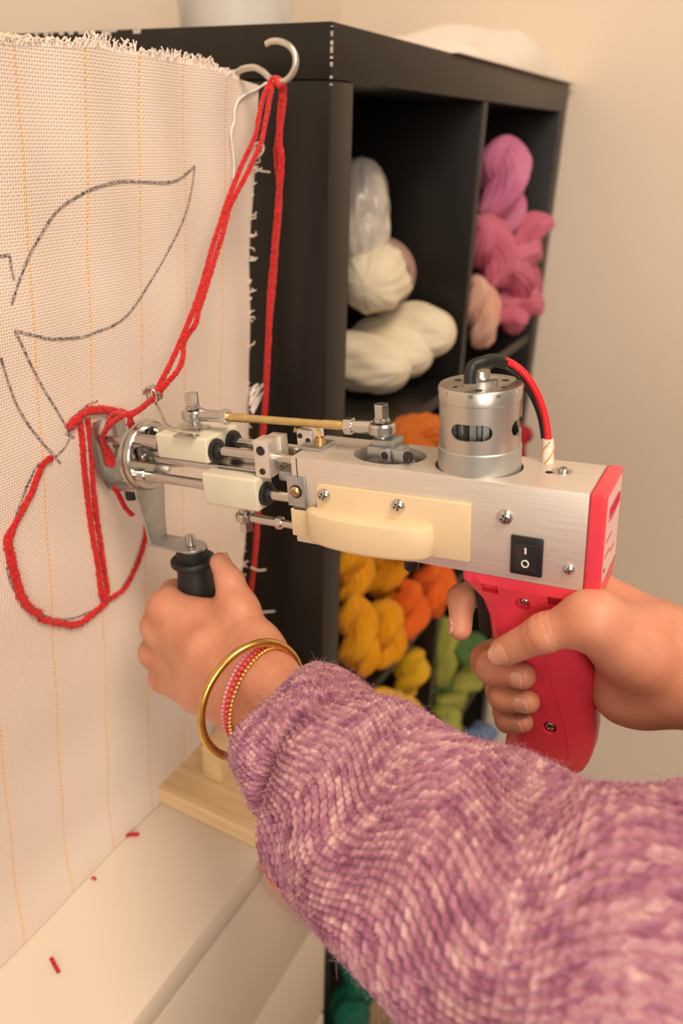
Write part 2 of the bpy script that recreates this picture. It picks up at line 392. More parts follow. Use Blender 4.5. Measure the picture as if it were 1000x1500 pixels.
# pen drawing (flat print lying on the weave)
def penmat():
    m, nt, b = newmat('marker_ink'); b.inputs['Roughness'].default_value = .9
    n = noise(nt, coords(nt, 'Object'), 700, 2); lk(nt, ramp(nt, n, [(.38, (.07, .05, .055)), (.60, (.50, .42, .38))]), b.inputs['Base Color']); return m
PEN = penmat()
def ribbon(pts, wpx, name='pen_line'):
    C = catmull([onc(x, y, .0008) for x, y in pts], 10); C[:, 1] = cloth_y(C[:, 0], C[:, 2])-.0007
    w = wpx*.00047; T = np.gradient(C, axis=0); T /= np.linalg.norm(T, axis=1)[:, None]
    N = np.stack([-T[:, 2], 0*T[:, 0], T[:, 0]], 1)*(w/2)*np.random.uniform(.8, 1.2, (len(C), 1))
    return cpar(finish(grid_mesh(np.stack([C-N, C+N], 1)), name, PEN, None, 0))
ribbon([(16, 446), (28, 410), (45, 370), (60, 345), (85, 310), (110, 290), (135, 275), (170, 266), (205, 266), (240, 267), (265, 259), (287, 243)], 3.4)
ribbon([(287, 243), (282, 270), (272, 305), (252, 350), (230, 395), (205, 435), (185, 460), (165, 476), (140, 487), (118, 494), (75, 496), (50, 491), (20, 484)], 3.2)
ribbon([(20, 484), (30, 503), (45, 535), (65, 572), (85, 605), (98, 630)], 3.0)
ribbon([(0, 523), (12, 560), (25, 595), (42, 624), (60, 648), (78, 668)], 3.0)
ribbon([(-6, 375), (6, 375), (14, 374), (17, 392), (20, 410)], 3.0)
ribbon([(98, 630), (100, 640), (92, 655), (82, 665), (70, 672)], 2.6); ribbon([(94, 634), (107, 641)], 2.6); ribbon([(74, 665), (86, 678)], 2.6)
ribbon([(72, 668), (52, 680), (40, 705), (28, 735), (18, 765), (10, 790)], 2.6); ribbon([(46, 690), (34, 715), (26, 745)], 2)
ribbon([(100, 615), (118, 602), (132, 592), (145, 588)], 2.4); ribbon([(8, 830), (14, 855), (24, 872)], 2.2)
ribbon([(60, 900), (80, 906), (105, 905), (128, 896), (150, 885)], 2.4); ribbon([(175, 862), (190, 838), (205, 800), (214, 765)], 2.2)
# tufted red yarn
def redmat(name, a, b_):
    m, nt, b = newmat(name); b.inputs['Roughness'].default_value = .9; b.inputs['Sheen Weight'].default_value = .25; b.inputs['Specular IOR Level'].default_value = .2
    n = noise(nt, coords(nt, 'Object'), 420, 3); lk(nt, ramp(nt, n, [(.3, a), (.7, b_)]), b.inputs['Base Color'])
    bump(nt, noise(nt, coords(nt, 'Object'), 900, 3), b, .8, .001); return m
RED = redmat('red_wool', (.42, .006, .008), (.72, .022, .02))
def yarn(mb, C, r, ply=3, twist=.008, n=8, wob=.12):
    """plied yarn along path C: ply strands twisted round each other"""
    C = np.array(C, float); T = np.gradient(C, axis=0); T /= np.linalg.norm(T, axis=1)[:, None]+1e-12
    L = np.r_[0, np.cumsum(np.linalg.norm(np.diff(C, axis=0), axis=1))]
    x, y, _ = rotframe(T[0]); XX = []; YY = []
    for t in T:
        x = x-t*(x@t); x /= np.linalg.norm(x); XX.append(x); YY.append(np.cross(t, x))
    XX = np.array(XX); YY = np.array(YY)
    for k in range(ply):
        a = L/twist*2*math.pi+2*math.pi*k/ply
        q = C+(XX*np.cos(a)[:, None]+YY*np.sin(a)[:, None])*r*.5
        mb.tube(q, r*.62*(1+wob*np.random.uniform(-1, 1, len(C))), n)
    return mb
def resample(C, step):
    C = np.array(C, float); L = np.r_[0, np.cumsum(np.linalg.norm(np.diff(C, axis=0), axis=1))]; n = max(4, int(L[-1]/step))
    t = np.linspace(0, L[-1], n); return np.stack([np.interp(t, L, C[:, k]) for k in range(3)], 1)
def tuft(pts, wpx, name='tufted_line', two=False):
    C = catmull([onc(x, y, 0) for x, y in pts], 10); C = resample(C, .0012); C[:, 1] = cloth_y(C[:, 0], C[:, 2])-wpx*.00012
    r = wpx*.00024; mb = MB(); C = C+np.random.normal(0, .00018, C.shape); yarn(mb, C, r*.95, 3, .006, 8, .3); return cpar(mb.build(name, RED, None, 80, False))
tuft([(72, 670), (60, 678), (50, 700), (42, 722), (30, 745), (18, 770), (14, 780)], 9)
tuft([(14, 778), (9, 790), (12, 812), (17, 835), (22, 855), (27, 872), (40, 890), (56, 900)], 13)
tuft([(56, 905), (80, 911), (106, 915), (125, 905), (143, 890), (152, 880)], 11)
tuft([(158, 876), (178, 863), (190, 845), (203, 815), (212, 785), (213, 770)], 9)
tuft([(116, 618), (118, 650), (121, 690), (128, 740), (134, 790), (140, 830), (145, 870)], 9.5)
tuft([(128, 614), (131, 660), (136, 720), (143, 780), (149, 830), (155, 868)], 8.5)
tuft([(146, 862), (149, 872), (152, 880)], 15)
tuft([(97, 626), (108, 615), (124, 604), (143, 600), (162, 602), (180, 605)], 13)
# ================================================================== tufting gun (local mm: w, s, h)
GMAT = Matrix([[*GR[i], GO[i]] for i in range(3)]+[[0, 0, 0, 1]])
gun = empty('tufting_gun', mat=GMAT); tag(gun, 'pink-handled electric tufting gun with aluminium housing pressed against the cloth', 'tufting gun')
def G(): return MB(.001)
GWD, GL, GH = 43.0, 166.5, 53.2
MS, MWc = 62.0, 22.3       # motor axis
housing = G().box((0, 0, -GH), (GWD, GL, 0), .7).build('housing', ALU, gun)
c1 = G(); c1.lathe([(0, -44), (23.6, -44), (23.6, 8), (0, 8)], (MWc, MS, 0), (0, 0, 1), 48)
for i, v in enumerate(c1.v): c1.v[i] = (21.5+(v[0]-MWc)*.86, v[1], v[2])
c1 = c1.build('cut', DARK)
c2 = G(); c2.lathe([(0, -30), (21.5, -30), (21.5, 8), (0, 8)], (21.5, 114, 0), (0, 0, 1), 48)
for i, v in enumerate(c2.v): c2.v[i] = (21.5+(v[0]-21.5)*.72, v[1], v[2])
c2 = c2.build('cut', DARK); c1.matrix_world = GMAT; c2.matrix_world = GMAT
boolean(housing, [c1, c2])
# seam line between channel and front plate
G().box((-.15, GL-4.2, -26), (.2, GL-3.7, -.4)).build('seam', DARK, gun)
def screw(c, ax, r, m=STEEL, hgt=.62, par=None, rot=.3, name='screw', rec=True):
    x, y, a = rotframe(ax); c = np.array(c, float)
    pr = [(0, 0), (r, 0), (r, .12*r)]+[(r*math.cos(t), .12*r+r*hgt*math.sin(t)) for t in np.linspace(.12, 1.45, 7)]+[(0, .12*r+r*hgt)]
    o = G().lathe(pr, c, a, 24).build(name, m, par or gun, 50)
    if rec:
        mb = G(); top = c+a*(.12*r+r*hgt-.10*r)
        for k in (0, 1):
            t = rot+k*math.pi/2; d = x*math.cos(t)+y*math.sin(t); e = np.cross(a, d)
            poly = [(-.52*r, -.11*r), (.52*r, -.11*r), (.52*r, .11*r), (-.52*r, .11*r)]
            mb.prism(poly, top-a*.25*r, d, e, a*.34*r)
        mb.build('recess', DARK, o if par is None else par)
    return o
for q, r in (((0, 40.6, -18), 4.1), ((0, 7.4, -41.6), 2.9)): screw(q, (-1, 0, 0), r)
wsh = G().lathe([(1.2, 0), (5.3, 0), (5.3, .5), (1.2, .5)], (25.6, 19, 0), (0, 0, 1), 24).build('washer', STEEL, gun)
screw((25.6, 18.4, .5), (0, 0, 1), 2.9)
G().lathe([(0, .0), (1.9, .0), (1.9, .15), (0, .15)], (22.4, 25, 0), (0, 0, 1), 20).build('pilot_hole', DARK, gun)
# ---- cam cover
cc = G(); cc.box((-2.6, 58.3, -49), (-.02, GL+1, -30), .5)
cc.box((-2.6, 58.3, -46), (-.02, 149, -13.2), .6)
cover = G()
poly = [(58.6, -13.2), (148, -13.6), (149.5, -15), (149.5, -31), (167.5, -31), (167.5, -48), (150, -48.5), (80, -46.6), (58.6, -46)]
cover.prism(poly, (-2.6, 0, 0), (0, 1, 0), (0, 0, 1), (2.58, 0, 0), .5)
arc = [(116.5+38*math.cos(t)*1.0, -1.0-25*math.sin(t)**.9) for t in np.linspace(0, math.pi, 33)]
arc = [(a, b) for a, b in arc]
bb = G(); ring = []
# bulged half-disc housing (axis vertical)
prof = [(0, -27.6), (.90, -27.6), (.97, -28.2), (1.0, -29.6), (1.0, -44.6), (.97, -46.2), (.92, -46.8), (0, -46.8)]
V = []; F = []; nA = 40
for i, (k, h) in enumerate(prof):
    for j in range(nA+1):
        t = math.pi*j/nA; V.append((-2.4-13.5*k*math.sin(t)**.75, 117+38.5*math.cos(t)*(k if k > 0 else 0) , h))
for i in range(len(prof)-1):
    for j in range(nA): F.append((i*(nA+1)+j, i*(nA+1)+j+1, (i+1)*(nA+1)+j+1, (i+1)*(nA+1)+j))
cover.add(V, F)
cov = cover.build('cam_cover', IVORY, gun, 40)
G().box((-2.75, 157, -30.9), (-2.55, 165, -30.2)).build('slot_line', DARK, gun)
for q in ((-2.6, 144.1, -19.4), (-2.6, 98.6, -19.2)): screw(q, (-1, 0, 0), 3.9, par=None)
# bolt sticking out below
G().lathe([(0, 0), (7, 0), (7, 3), (4.2, 3.2), (4.2, 4)], (12, 98, -53.3), (0, 0, -1), 24).build('cam_washer', ZINC, gun)
G().lathe([(0, 0), (4.3, 0), (4.3, 7), (3.6, 8), (0, 8)], (12, 98, -56.5), (0, 0, -1), 24).build('cam_bolt', BLACK, gun)
# ---- corner brackets with brass screws
G().box((-2.2, 157.2, -29.5), (0, 169, -11), .5).build('corner_bracket', ZINC, gun)
screw((-2.2, 163.4, -20), (-1, 0, 0), 3.3, BRASSS)
G().lathe([(0, 0), (4.0, 0), (4.0, .6), (0, .6)], (-2.2, 163.0, -20), (-1, 0, 0), 24).build('screw_washer', BLACK, gun)
G().box((12, 153, 0), (30, 168, 2.2), .5).build('corner_bracket', ZINC, gun)
G().lathe([(0, 0), (3.6, 0), (3.6, 1.4), (2.6, 1.8), (2.6, 3.4), (0, 3.4)], (22, 159, 2.2), (0, 0, 1), 20).build('brass_terminal', BRASSS, gun)
G().tube(catmull([(22, 159, 5), (22.5, 159.5, 9), (24, 163, 11.5), (26, 170, 12), (30, 178, 10), (32, 182, 4)], 8), .95, 10).build('ground_wire', mat('yellow_insulation', (.70, .47, .10), .4), gun)
G().tube(catmull([(26, 168, 11.5), (28, 174, 11.5), (31, 180, 8)], 6), 1.5, 10).build('wire_sheath', BLACK, gun)
# ---- power switch
G().box((-1.6, 20.4, -48.8), (.2, 37.1, -27), .8).build('switch_bezel', BLACK, gun)
sw = bpy.data.objects[-1] if False else None
swo = [q for q in gun.children if q.name.startswith('switch_bezel')][0]; swo.name = 'power_switch'
r1 = MB(.001); r1.prism([(0, -30.0), (2.9, -30.3), (1.6, -38), (2.3, -45.8), (0, -46)], (-.9, 22.9, 0), (-1, 0, 0), (0, 0, 1), (0, 11.6, 0), .4)
r1.build('rocker', mat('black_rocker', (.018, .018, .02), .25), swo)
G().box((-3.5, 28.3, -35.6), (-3.0, 29.2, -31.9), rot=Matrix.Rotation(-.12, 3, 'Y')).build('on_mark', WHITEP, swo)
G().tube([(-3.02+.0*math.sin(t), 28.8+1.7*math.cos(t), -41.2+1.9*math.sin(t)) for t in np.linspace(0, 2*math.pi, 25)[:-1]], .34, 6, closed=True).build('off_mark', WHITEP, swo)
# ---- pink end cap with sticker
cap = G().box((-.6, -8.2, -GH-.4), (GWD+.6, -.1, .5), 1.6, 3).build('end_cap', PINK, gun)
PALE = mat('pale_pink_sticker', (.80, .55, .52), .35); REDP = mat('red_print', (.55, .03, .08), .4)
st = G().box((3, -8.35, -48), (40, -8.15, -2.5)).build('sticker', PALE, cap)
mb = G()
for k in range(7):          # illegible red lettering, upper line
    w0 = 9+k*3.8
    mb.tube([(w0, -8.45, -15+.0*k), (w0+.5, -8.45, -9.5), (w0+2.2, -8.45, -10.5), (w0+2.6, -8.45, -15)], .55, 6)
mb.tube([(8, -8.45, -16.5), (16, -8.45, -17.5), (36, -8.45, -15.5)], .4, 6)
mb.build('lettering', REDP, cap)
mb = G()
for w0, w1, h in ((6, 20, -27), (5, 18, -35), (20, 31, -38)): mb.box((w0, -8.5, h-.6), (w1, -8.3, h+.6))
mb.build('small_print', REDP, cap); G().box((5, -8.5, -43.5), (8, -8.3, -41.5)).build('barcode_mark', DARK, cap)
# ---- grip
def section(h, s0, s1, wh, e=2.6, n=40, wc=21.5):
    q = []
    for k in range(n):
        t = 2*math.pi*k/n; c, s_ = math.cos(t), math.sin(t)
        q.append((wc+wh*math.copysign(abs(s_)**(2/e), s_), (s0+s1)/2+(s0-s1)/2*math.copysign(abs(c)**(2/e), c), h))
    return q
secs = [(-53.3, 64, -8.0, 21.5, 16), (-59, 64, -8.0, 21.3, 14), (-60.5, 63.4, -7.6, 20.6, 9), (-66, 61, -3, 18.2, 6), (-73, 57, 2, 15.8, 4), (-84, 53.0, 4.0, 15, 3.4), (-95, 51.8, 1.5, 14.8, 3), (-103, 50.5, -2.5, 14.8, 3), (-110, 45, -5.5, 14.9, 2.8),
        (-120, 40, -8, 15, 2.7), (-133, 36.5, -10, 15.2, 2.6), (-146, 36, -11, 15.4, 2.6), (-158, 38, -10.5, 15.6, 2.7), (-168, 41, -8.6, 15.7, 2.8), (-172, 41.5, -7.4, 15.2, 2.9), (-176.5, 36, -5.5, 14.2, 2.8), (-178.5, 30, -3, 12, 2.6)]
mb = G(); n = 48; V = []
for h, s0, s1, wh, e in secs:
    sk = 0.0
    V += section(h, s0, s1, wh, e, n)
F = [(i*n+k, i*n+(k+1) % n, (i+1)*n+(k+1) % n, (i+1)*n+k) for i in range(len(secs)-1) for k in range(n)]
F += [tuple(range(n)), tuple((len(secs)-1)*n+k for k in range(n))[::-1]]
mb.add(V, F); grip = mb.build('grip', PINK, gun, 38)
cut = []
for s0, h0 in ((48.5, -60.8), (13, -61.5)):
    cut.append(G().box((-3, s0-4.6, h0-4.2), (7.5, s0+4.6, h0+2.0)).build('cut', DARK))
cut.append(G().cyl((-2, 31, -69), (9, 31, -69), 4.3, n=24).build('cut', DARK)); cut.append(G().cyl((2, 13.4, -145.5), (9.2, 13.4, -145.5), 3.9, n=24).build('cut', DARK))
for c_ in cut: c_.matrix_world = GMAT
boolean(grip, cut)
screw((8.6, 31, -69), (-1, 0, 0), 2.6, par=None, name='grip_screw'); screw((8.6, 13.4, -145.5), (-1, 0, 0), 3.0, name='grip_screw')
# ridge lines along the grip moulding
mb = G(); mb.tube(catmull([(6.25, 18.5, -100), (6.15, 15, -112), (6.0, 7, -135), (6.0, 3, -150), (6.3, 1.5, -164)], 8), .12, 6); mb.build('mould_line', PINK, grip, 80)
# ---- trigger
mb = G(); mb.prism([(63, -60.5), (63.5, -64), (60, -78), (58.5, -97), (54, -99.5), (48, -99), (50, -62)], (14.5, 0, 0), (0, 1, 0), (0, 0, 1), (14, 0, 0), 1.2); mb.build('trigger', BLACK, gun)
# ---- motor
RB, RM = 21.9, 21.2
base = G().lathe([(0, -12), (RB, -12), (RB, 11.6), (RB-.4, 12.1), (RM-.4, 12.1), (0, 12.1)], (MWc, MS, 0), (0, 0, 1), 64).build('motor_base', MOTORB, gun)
mot = G().lathe([(RM-1.4, 12), (RM, 12), (RM, 36.6), (RM+.35, 37), (RM+.35, 43.2), (RM-.2, 44.2), (RM-1.4, 44.2), (RM-1.4, 12)], (MWc, MS, 0), (0, 0, 1), 96).build('motor', MOTOR, gun)
vdir = math.atan2(-.46, -.89)
cut = []
for da in (-.38, -.38+math.pi*.5, -.38+math.pi, -.38-math.pi/2):
    a0 = vdir+da; c_ = G(); poly = []
    for t in np.linspace(-math.pi/2, math.pi/2, 9): poly.append((6.2+4.3*math.cos(t), 4.3*math.sin(t)))
    for t in np.linspace(math.pi/2, 1.5*math.pi, 9): poly.append((-6.2+4.3*math.cos(t), 4.3*math.sin(t)))
    d = np.array([math.cos(a0), math.sin(a0), 0]); e = np.array([-math.sin(a0), math.cos(a0), 0])
    c_.prism(poly, np.array([MWc, MS, 23.6])+d*14, e, (0, 0, 1), d*14); c_ = c_.build('cut', DARK); c_.matrix_world = GMAT; cut.append(c_)
boolean(mot, cut)
G().lathe([(0, 12.2), (19.2, 12.2), (19.2, 14), (0, 14)], (MWc, MS, 0), (0, 0, 1), 32).build('motor_floor', DARK, mot)
mb = G()
for k in range(5):
    t = vdir-.38+(k-2)*.42; d = np.array([math.cos(t), math.sin(t), 0]); e = np.array([-math.sin(t), math.cos(t), 0]); c0 = np.array([MWc, MS, 0])+d*14
    mb.prism([(-2.2, -1.6), (2.2, -1.6), (2.2, 1.6), (-2.2, 1.6)], c0+np.array([0, 0, 14.]), d, e, (0, 0, 22))
mb.lathe([(0, 14), (11.5, 14), (11.5, 38), (0, 38)], (MWc, MS, 0), (0, 0, 1), 24)
mb.build('armature', CASTZ, mot)
plate = G().lathe([(0, 42.4), (RM-1.3, 42.4), (RM-1.5, 43.8), (9, 43.9), (9, 46.6), (7.6, 47.4), (5, 47.6), (4.6, 50.8), (0, 51)], (MWc, MS, 0), (0, 0, 1), 48).build('motor_plate', MOTOR, mot)
mb = G()
for k in range(6):
    t = k*math.pi/3+.25; d = np.array([math.cos(t), math.sin(t), 0]); mb.lathe([(0, 0), (2.1 if k % 2 else 1.4, 0), (2.1 if k % 2 else 1.4, .2), (0, .2)], np.array([MWc, MS, 43.75])+d*14, (0, 0, 1), 16)
mb.build('vent_hole', DARK, mot)
mb = G()
for k in range(10):
    t = k*math.pi/5+.1; d = np.array([math.cos(t), math.sin(t), 0]); e = np.array([-math.sin(t), math.cos(t), 0])
    mb.prism([(-1.2, 0), (1.2, 0), (1.2, 1.8), (-1.2, 1.8)], np.array([MWc, MS, 41.6])+d*(RM+.3), e, (0, 0, 1), d*.25)
mb.build('crimp_tab', STEEL, mot)
# motor wires (pixel route, from the terminal over the motor into the housing)
def wpath(pts): return catmull([gl(x, y, w) for x, y, w in pts], 8)
TERM = wpath([(688, 562, 10), (689, 545, 11), (694, 535, 14), (708, 530, 18), (722, 527, 24), (738, 530, 30)])
G().tube(TERM, 3.1, 12).build('wire_sleeve', RUBBER, gun)
REDW = mat('red_insulation', (.70, .012, .02), .35); 
G().tube(wpath([(728, 527, 25), (742, 529, 30), (760, 540, 33), (776, 558, 35), (790, 585, 37), (799, 615, 38), (803, 645, 38)]), 1.9, 12).build('red_wire', REDW, gun)
G().tube(wpath([(728, 532, 27), (742, 537, 32), (762, 553, 36), (780, 580, 39), (792, 610, 40), (798, 645, 40)]), 1.9, 12).build('black_wire', BLACK, gun)
b0 = gl(802, 643, 37.5); b1 = gl(802, 679, 37.5)
slv = G().cyl(b1, b0, 3.2, 2.9, 18).build('braided_sleeve', mat('white_braid', (.82, .72, .62), .6), gun)
mb = G(); ax = b0-b1; x_, y_, a_ = rotframe(ax); L_ = np.linalg.norm(ax)
for k in range(3): mb.tube([b1+a_*(t*L_)+(x_*math.cos(k*2.1+t*3.4)+y_*math.sin(k*2.1+t*3.4))*3.1 for t in np.linspace(.05, .95, 16)], .45, 6)
mb.build('orange_tracer', mat('orange_tracer', (.72, .30, .08), .6), slv)
# ---- crank in the oval opening
G().lathe([(0, 0), (14.5, 0), (14.5, -4), (0, -4)], (21.5, 114, -5), (0, 0, 1), 40).build('crank_disc', CASTZ, gun)
G().cyl((19, 111, -6), (19, 111, 0.5), 4.2).build('crank_shaft', STEEL, gun)
crk = G().box((13, 103, 0), (25, 124, 6.6), .7).build('crank_arm', CASTZ, gun)
G().box((10.0, 108.5, -.6), (14.5, 115, 7.0), .6).build('clamp_jaw', CASTZ, crk); G().box((10.8, 101, -.4), (20, 107.2, 6.2), .6).build('clamp_jaw', CASTZ, crk)
G().cyl((9.6, 111.8, 3.4), (14, 111.8, 3.4), 2.3, bev=.4).build('set_screw', BLACK, crk); G().cyl((11.5, 100.4, 3.4), (11.5, 96.6, 3.4), 3.1, bev=.5).build('set_screw', BLACK, crk)
G().box((14.5, 108, 6.6), (28, 122, 10.2), .5).build('pivot_block', CASTZ, crk)
# ---- connecting rods with ball joints
def rodend(c, d, par, nut=1, sz=1.0, stem=17):
    """rod-end eye at c, shank along d"""
    c = np.array(c, float); d = np.array(d, float); d /= np.linalg.norm(d); up = np.array([0, 0, 1.]); up = up-d*(up@d); up /= np.linalg.norm(up)
    o = G().lathe([(3.2*sz, -3.2*sz), (6.6*sz, -3.2*sz), (7.6*sz, -2.0*sz), (7.6*sz, 2.0*sz), (6.6*sz, 3.2*sz), (3.2*sz, 3.2*sz)], c, up, 32)
    o.ell(c, (5.4*sz, 5.4*sz, 4.2*sz), 20, 12)
    o.cyl(c+d*6*sz, c+d*(6+stem)*sz, 3.9*sz, 3.5*sz, 20, .4)
    e = o.build('rod_end', STEEL, par, 35)
    G().cyl(c+d*(stem+4)*sz, c+d*(stem+9)*sz, 5.0*sz, n=6, bev=.3).build('lock_nut', STEEL, par if par.parent is None else e)
    return e
RE_R, RE_L = np.array((21, 118.0, 15.2)), np.array((21, 249.0, 12.0))
dd = (RE_L-RE_R)/np.linalg.norm(RE_L-RE_R)
crod = G().cyl(RE_R+dd*14, RE_L-dd*14, 2.4, n=16).build('connecting_rod', BRASS, gun)
G().cyl(RE_R+dd*26, RE_R+dd*37, 2.75, n=16).build('rod_thread', BRASS, crod); G().cyl(RE_L-dd*26, RE_L-dd*41, 2.75, n=16).build('rod_thread', BRASS, crod)
eR = rodend(RE_R, dd, gun, stem=14); eL = rodend(RE_L, -dd, gun, stem=18)
for e, c in ((eR, RE_R), (eL, RE_L)):
    G().cyl(c+np.array([0, 0, 3.6]), c+np.array([0, 0, 6]), 4.4, n=20, bev=.4).build('collar', STEEL, e)
    G().cyl(c+np.array([0, 0, 6]), c+np.array([0, 0, 14]), 4.4, n=6, bev=.4).build('cap_nut', STEEL, e)
    G().cyl(c+np.array([0, 0, -9.2]), c+np.array([0, 0, -3.6]), 4.0, n=20).build('pivot_pin', STEEL, e)
# ---- guide rods and sliders
RODS = [(12.5, -6.8, 160, 292), (30.5, -6.8, 160, 296), (8, -29, 160, 294)]
for w, h, a, b in RODS: G().cyl((w, a, h), (w, b, h), 3.1 if h > -20 else 3.3, n=24, bev=.5).build('guide_rod', STEEL, gun)
ub = G().box((4.5, 229, -13.6), (38.5, 269, 2.6), 1.6, 3).build('slider_block', NYLON, gun)
lb = G().box((-.8, 191.5, -38.2), (17, 232, -17.6), 1.6, 3).build('slider_block', NYLON, gun)
def bushing(w, s, h, par, sg=-1):
    G().lathe([(3.2, 0), (7.4, 0), (7.6, .8), (7.2, 2.6), (5.2, 2.8), (4.8, 5.2), (3.3, 5.4)], (w, s, h), (0, sg, 0), 28).build('bushing', BLACK, par, 40)
bushing(12.5, 229, -6.8, ub); bushing(30.5, 229, -6.8, ub); bushing(8, 191.5, -29, lb); 
G().lathe([(3.2, 0), (6.4, 0), (6.2, 1.6), (3.3, 2)], (8, 232, -29), (0, 1, 0), 24).build('bushing', BLACK, lb)
G().lathe([(3.2, 0), (6.4, 0), (6.2, 1.6), (3.3, 2)], (12.5, 269, -6.8), (0, 1, 0), 24).build('bushing', BLACK, ub)
G().box((14, 241, 2.6), (27, 256, 4.2), .4).build('pivot_plate', STEEL, ub)
G().box((1.5, 236, 2.6), (9, 252, 3.8), .3).build('guide_plate', STEEL, ub)
# chrome trough under the upper block, carrying the blade
G().prism([(9, -15.4), (34, -15.4), (34, -17), (27, -25.5), (9, -19)], (0, 226, 0), (1, 0, 0), (0, 0, 1), (0, 50, 0), .4).build('blade_channel', STEEL, gun)
G().prism([(9, -15), (34, -15), (34, -16.2), (9, -16.2)], (0, 186, 0), (1, 0, 0), (0, 0, 1), (0, 42, 0), .2).build('blade_rail', STEEL, gun)
# clamp blocks
cb = G().box((5, 184.5, -17.6), (17, 195, 5.4), .6).build('clamp_block', ALU, gun)
for h in (-.6, -13.6): G().cyl((4.2, 189.8, h), (6, 189.8, h), 2.9 if h > -5 else 2.0, n=20, bev=.3).build('set_screw', BLACK, cb)
G().box((17.2, 183, -13), (25, 193, 5.0), .6).build('clamp_block', ALU, gun)
cb = G().box((24, 165.5, -11), (39, 176, 8.2), .6).build('clamp_block', ALU, gun)
for s_, h in ((173.6, 4.5), (168.2, 2.0)): G().cyl((23.4, s_, h), (25, s_, h), 1.6, n=16).build('set_screw', BLACK, cb)
G().box((9, 166.5, -36), (36, 168.5, -.5), .3).build('front_plate', DARK, gun)
mb = G(); mb.box((10, 172, -20), (30, 182, -14), .5); mb.box((14, 168, -30), (22, 176, -20), .5); mb.build('blade_lever', CASTZ, gun)
# lower rod end
lo = rodend((8, 208, -46.5), (0, -1, -.02), gun, sz=.82, stem=24)
G().cyl((8, 208, -50), (8, 208, -56), 4.4, n=6, bev=.4).build('cap_nut', STEEL, lo); G().cyl((8, 208, -43.6), (8, 208, -38.3), 3.6, n=16).build('pivot_pin', STEEL, lo)
G().cyl((8, 183, -47), (8, 150, -47.6), 2.5, n=16).build('lower_rod', STEEL, gun)
# ---- front ring, foot and handle bracket
fr_ = G().lathe([(19.5, -1), (22.4, -1), (23.2, -.2), (23.4, 3.4), (24.6, 3.8), (24.6, 6.2), (23.6, 6.8), (0, 6.8), (0, 5.2), (19.5, 5.0), (19.5, -1)], (23.5, 292, -21), (0, 1, 0), 64).build('front_ring', STEEL, gun)
mb = G()
mb.cyl((12.5, 268, -6.8), (12.5, 294, -6.8), 4.6, n=24, bev=.5); mb.cyl((30.5, 268, -6.8), (30.5, 294, -6.8), 4.6, n=24, bev=.5); mb.cyl((8, 284, -29), (8, 295, -29), 4.4, n=24, bev=.4)
mb.build('rod_socket', STEEL, fr_)
G().prism([(14, -14), (21, -14), (30, -24), (28, -28), (16, -24)], (0, 268, 0), (1, 0, 0), (0, 0, 1), (0, 28, 0), .8).build('blade_guide', STEEL, fr_)
screw((15.5, 291.4, -19), (0, -1, 0), 2.9, name='ring_screw')
# foot: shield-shaped plate with oval window resting on the cloth
def fs(h): return 331.5-.0905*h
def footpt(w, h, t=0): return (w, fs(h)-t, h)
lft = [(14.5, 1.0), (12.4, -4), (11.2, -12), (11.2, -22), (12.6, -31), (15.4, -40), (19.5, -48), (22, -51.5)]
wc = 28.0; outer = lft+[(2*wc-a, b) for a, b in lft[::-1]]
mb = G(); mb.prism(outer, (0, fs(0), 0), (1, 0, 0), (0, -.0905, 1), (0, -1.8, 0), .4); foot = mb.build('foot_plate', ZINC, gun)
win = [(wc-2+(9.2)*math.cos(t), -15+17.5*math.sin(t)) for t in np.linspace(0, 2*math.pi, 33)[:-1]]
cw = G().prism(win, (0, fs(0)+4, 0), (1, 0, 0), (0, -.0905, 1), (0, -9, 0)).build('cut', DARK); cw.matrix_world = GMAT; boolean(foot, [cw])
mb = G(); mb.prism([(298, -46.5), (fs(-50)-.2, -49.4), (fs(-50)-.2, -51.3), (298, -48.4)], (21.5, 0, 0), (0, 1, 0), (0, 0, 1), (13, 0, 0), .3); mb.build('foot_flange', ZINC, foot)
G().cyl((26, 318, -50), (26, 318, -57), 4.6, n=18, bev=.4).build('foot_bumper', BLACK, foot)
G().prism([(-1.6, -2.0), (1.6, -2.0), (1.6, 2.4), (-1.6, 2.4)], (20, 296, -11), (1, 0, 0), (0, 0, 1), (0, 38, -.6), .3).build('needle', STEEL, gun)
G().prism([(-.8, -1.5), (.8, -1.5), (.8, 1.5), (-.8, 1.5)], (30, 296, -20), (1, 0, 0), (0, 0, 1), (0, 36, 0), .2).build('blade', STEEL, gun)
# bracket: strap down from the ring, then a tab carrying the handle
hb = G(); hb.prism([(9.5, -38), (37.5, -38), (37.5, -50), (35, -64), (33.3, -76), (33, -86.2), (14.6, -86.2), (14, -74), (12, -60), (9.8, -47)], (0, 297.2, 0), (1, 0, 0), (0, 0, 1), (0, 2, 0), .3)
tabp = [(14.6, 299.2), (33, 299.2), (33.6, 270)]+[(23.8+9.8*math.cos(t), 268+10.5*-math.sin(t)) for t in np.linspace(0, math.pi, 13)]+[(14.2, 270)]
hb.prism(tabp, (0, 0, -86.2), (1, 0, 0), (0, 1, 0), (0, 0, 2), .3)
hbo = hb.build('handle_bracket', ZINC, gun)
G().cyl((24, 269, -84.2), (24, 269, -76.5), 3.3, n=20, bev=.6).build('handle_bolt', STEEL, hbo)
mb = G()
for k in range(5): mb.lathe([(3.2, 0), (3.5, .5), (3.2, 1.0)], (24, 269, -83.4+k*1.35), (0, 0, 1), 20)
mb.build('bolt_thread', STEEL, hbo)
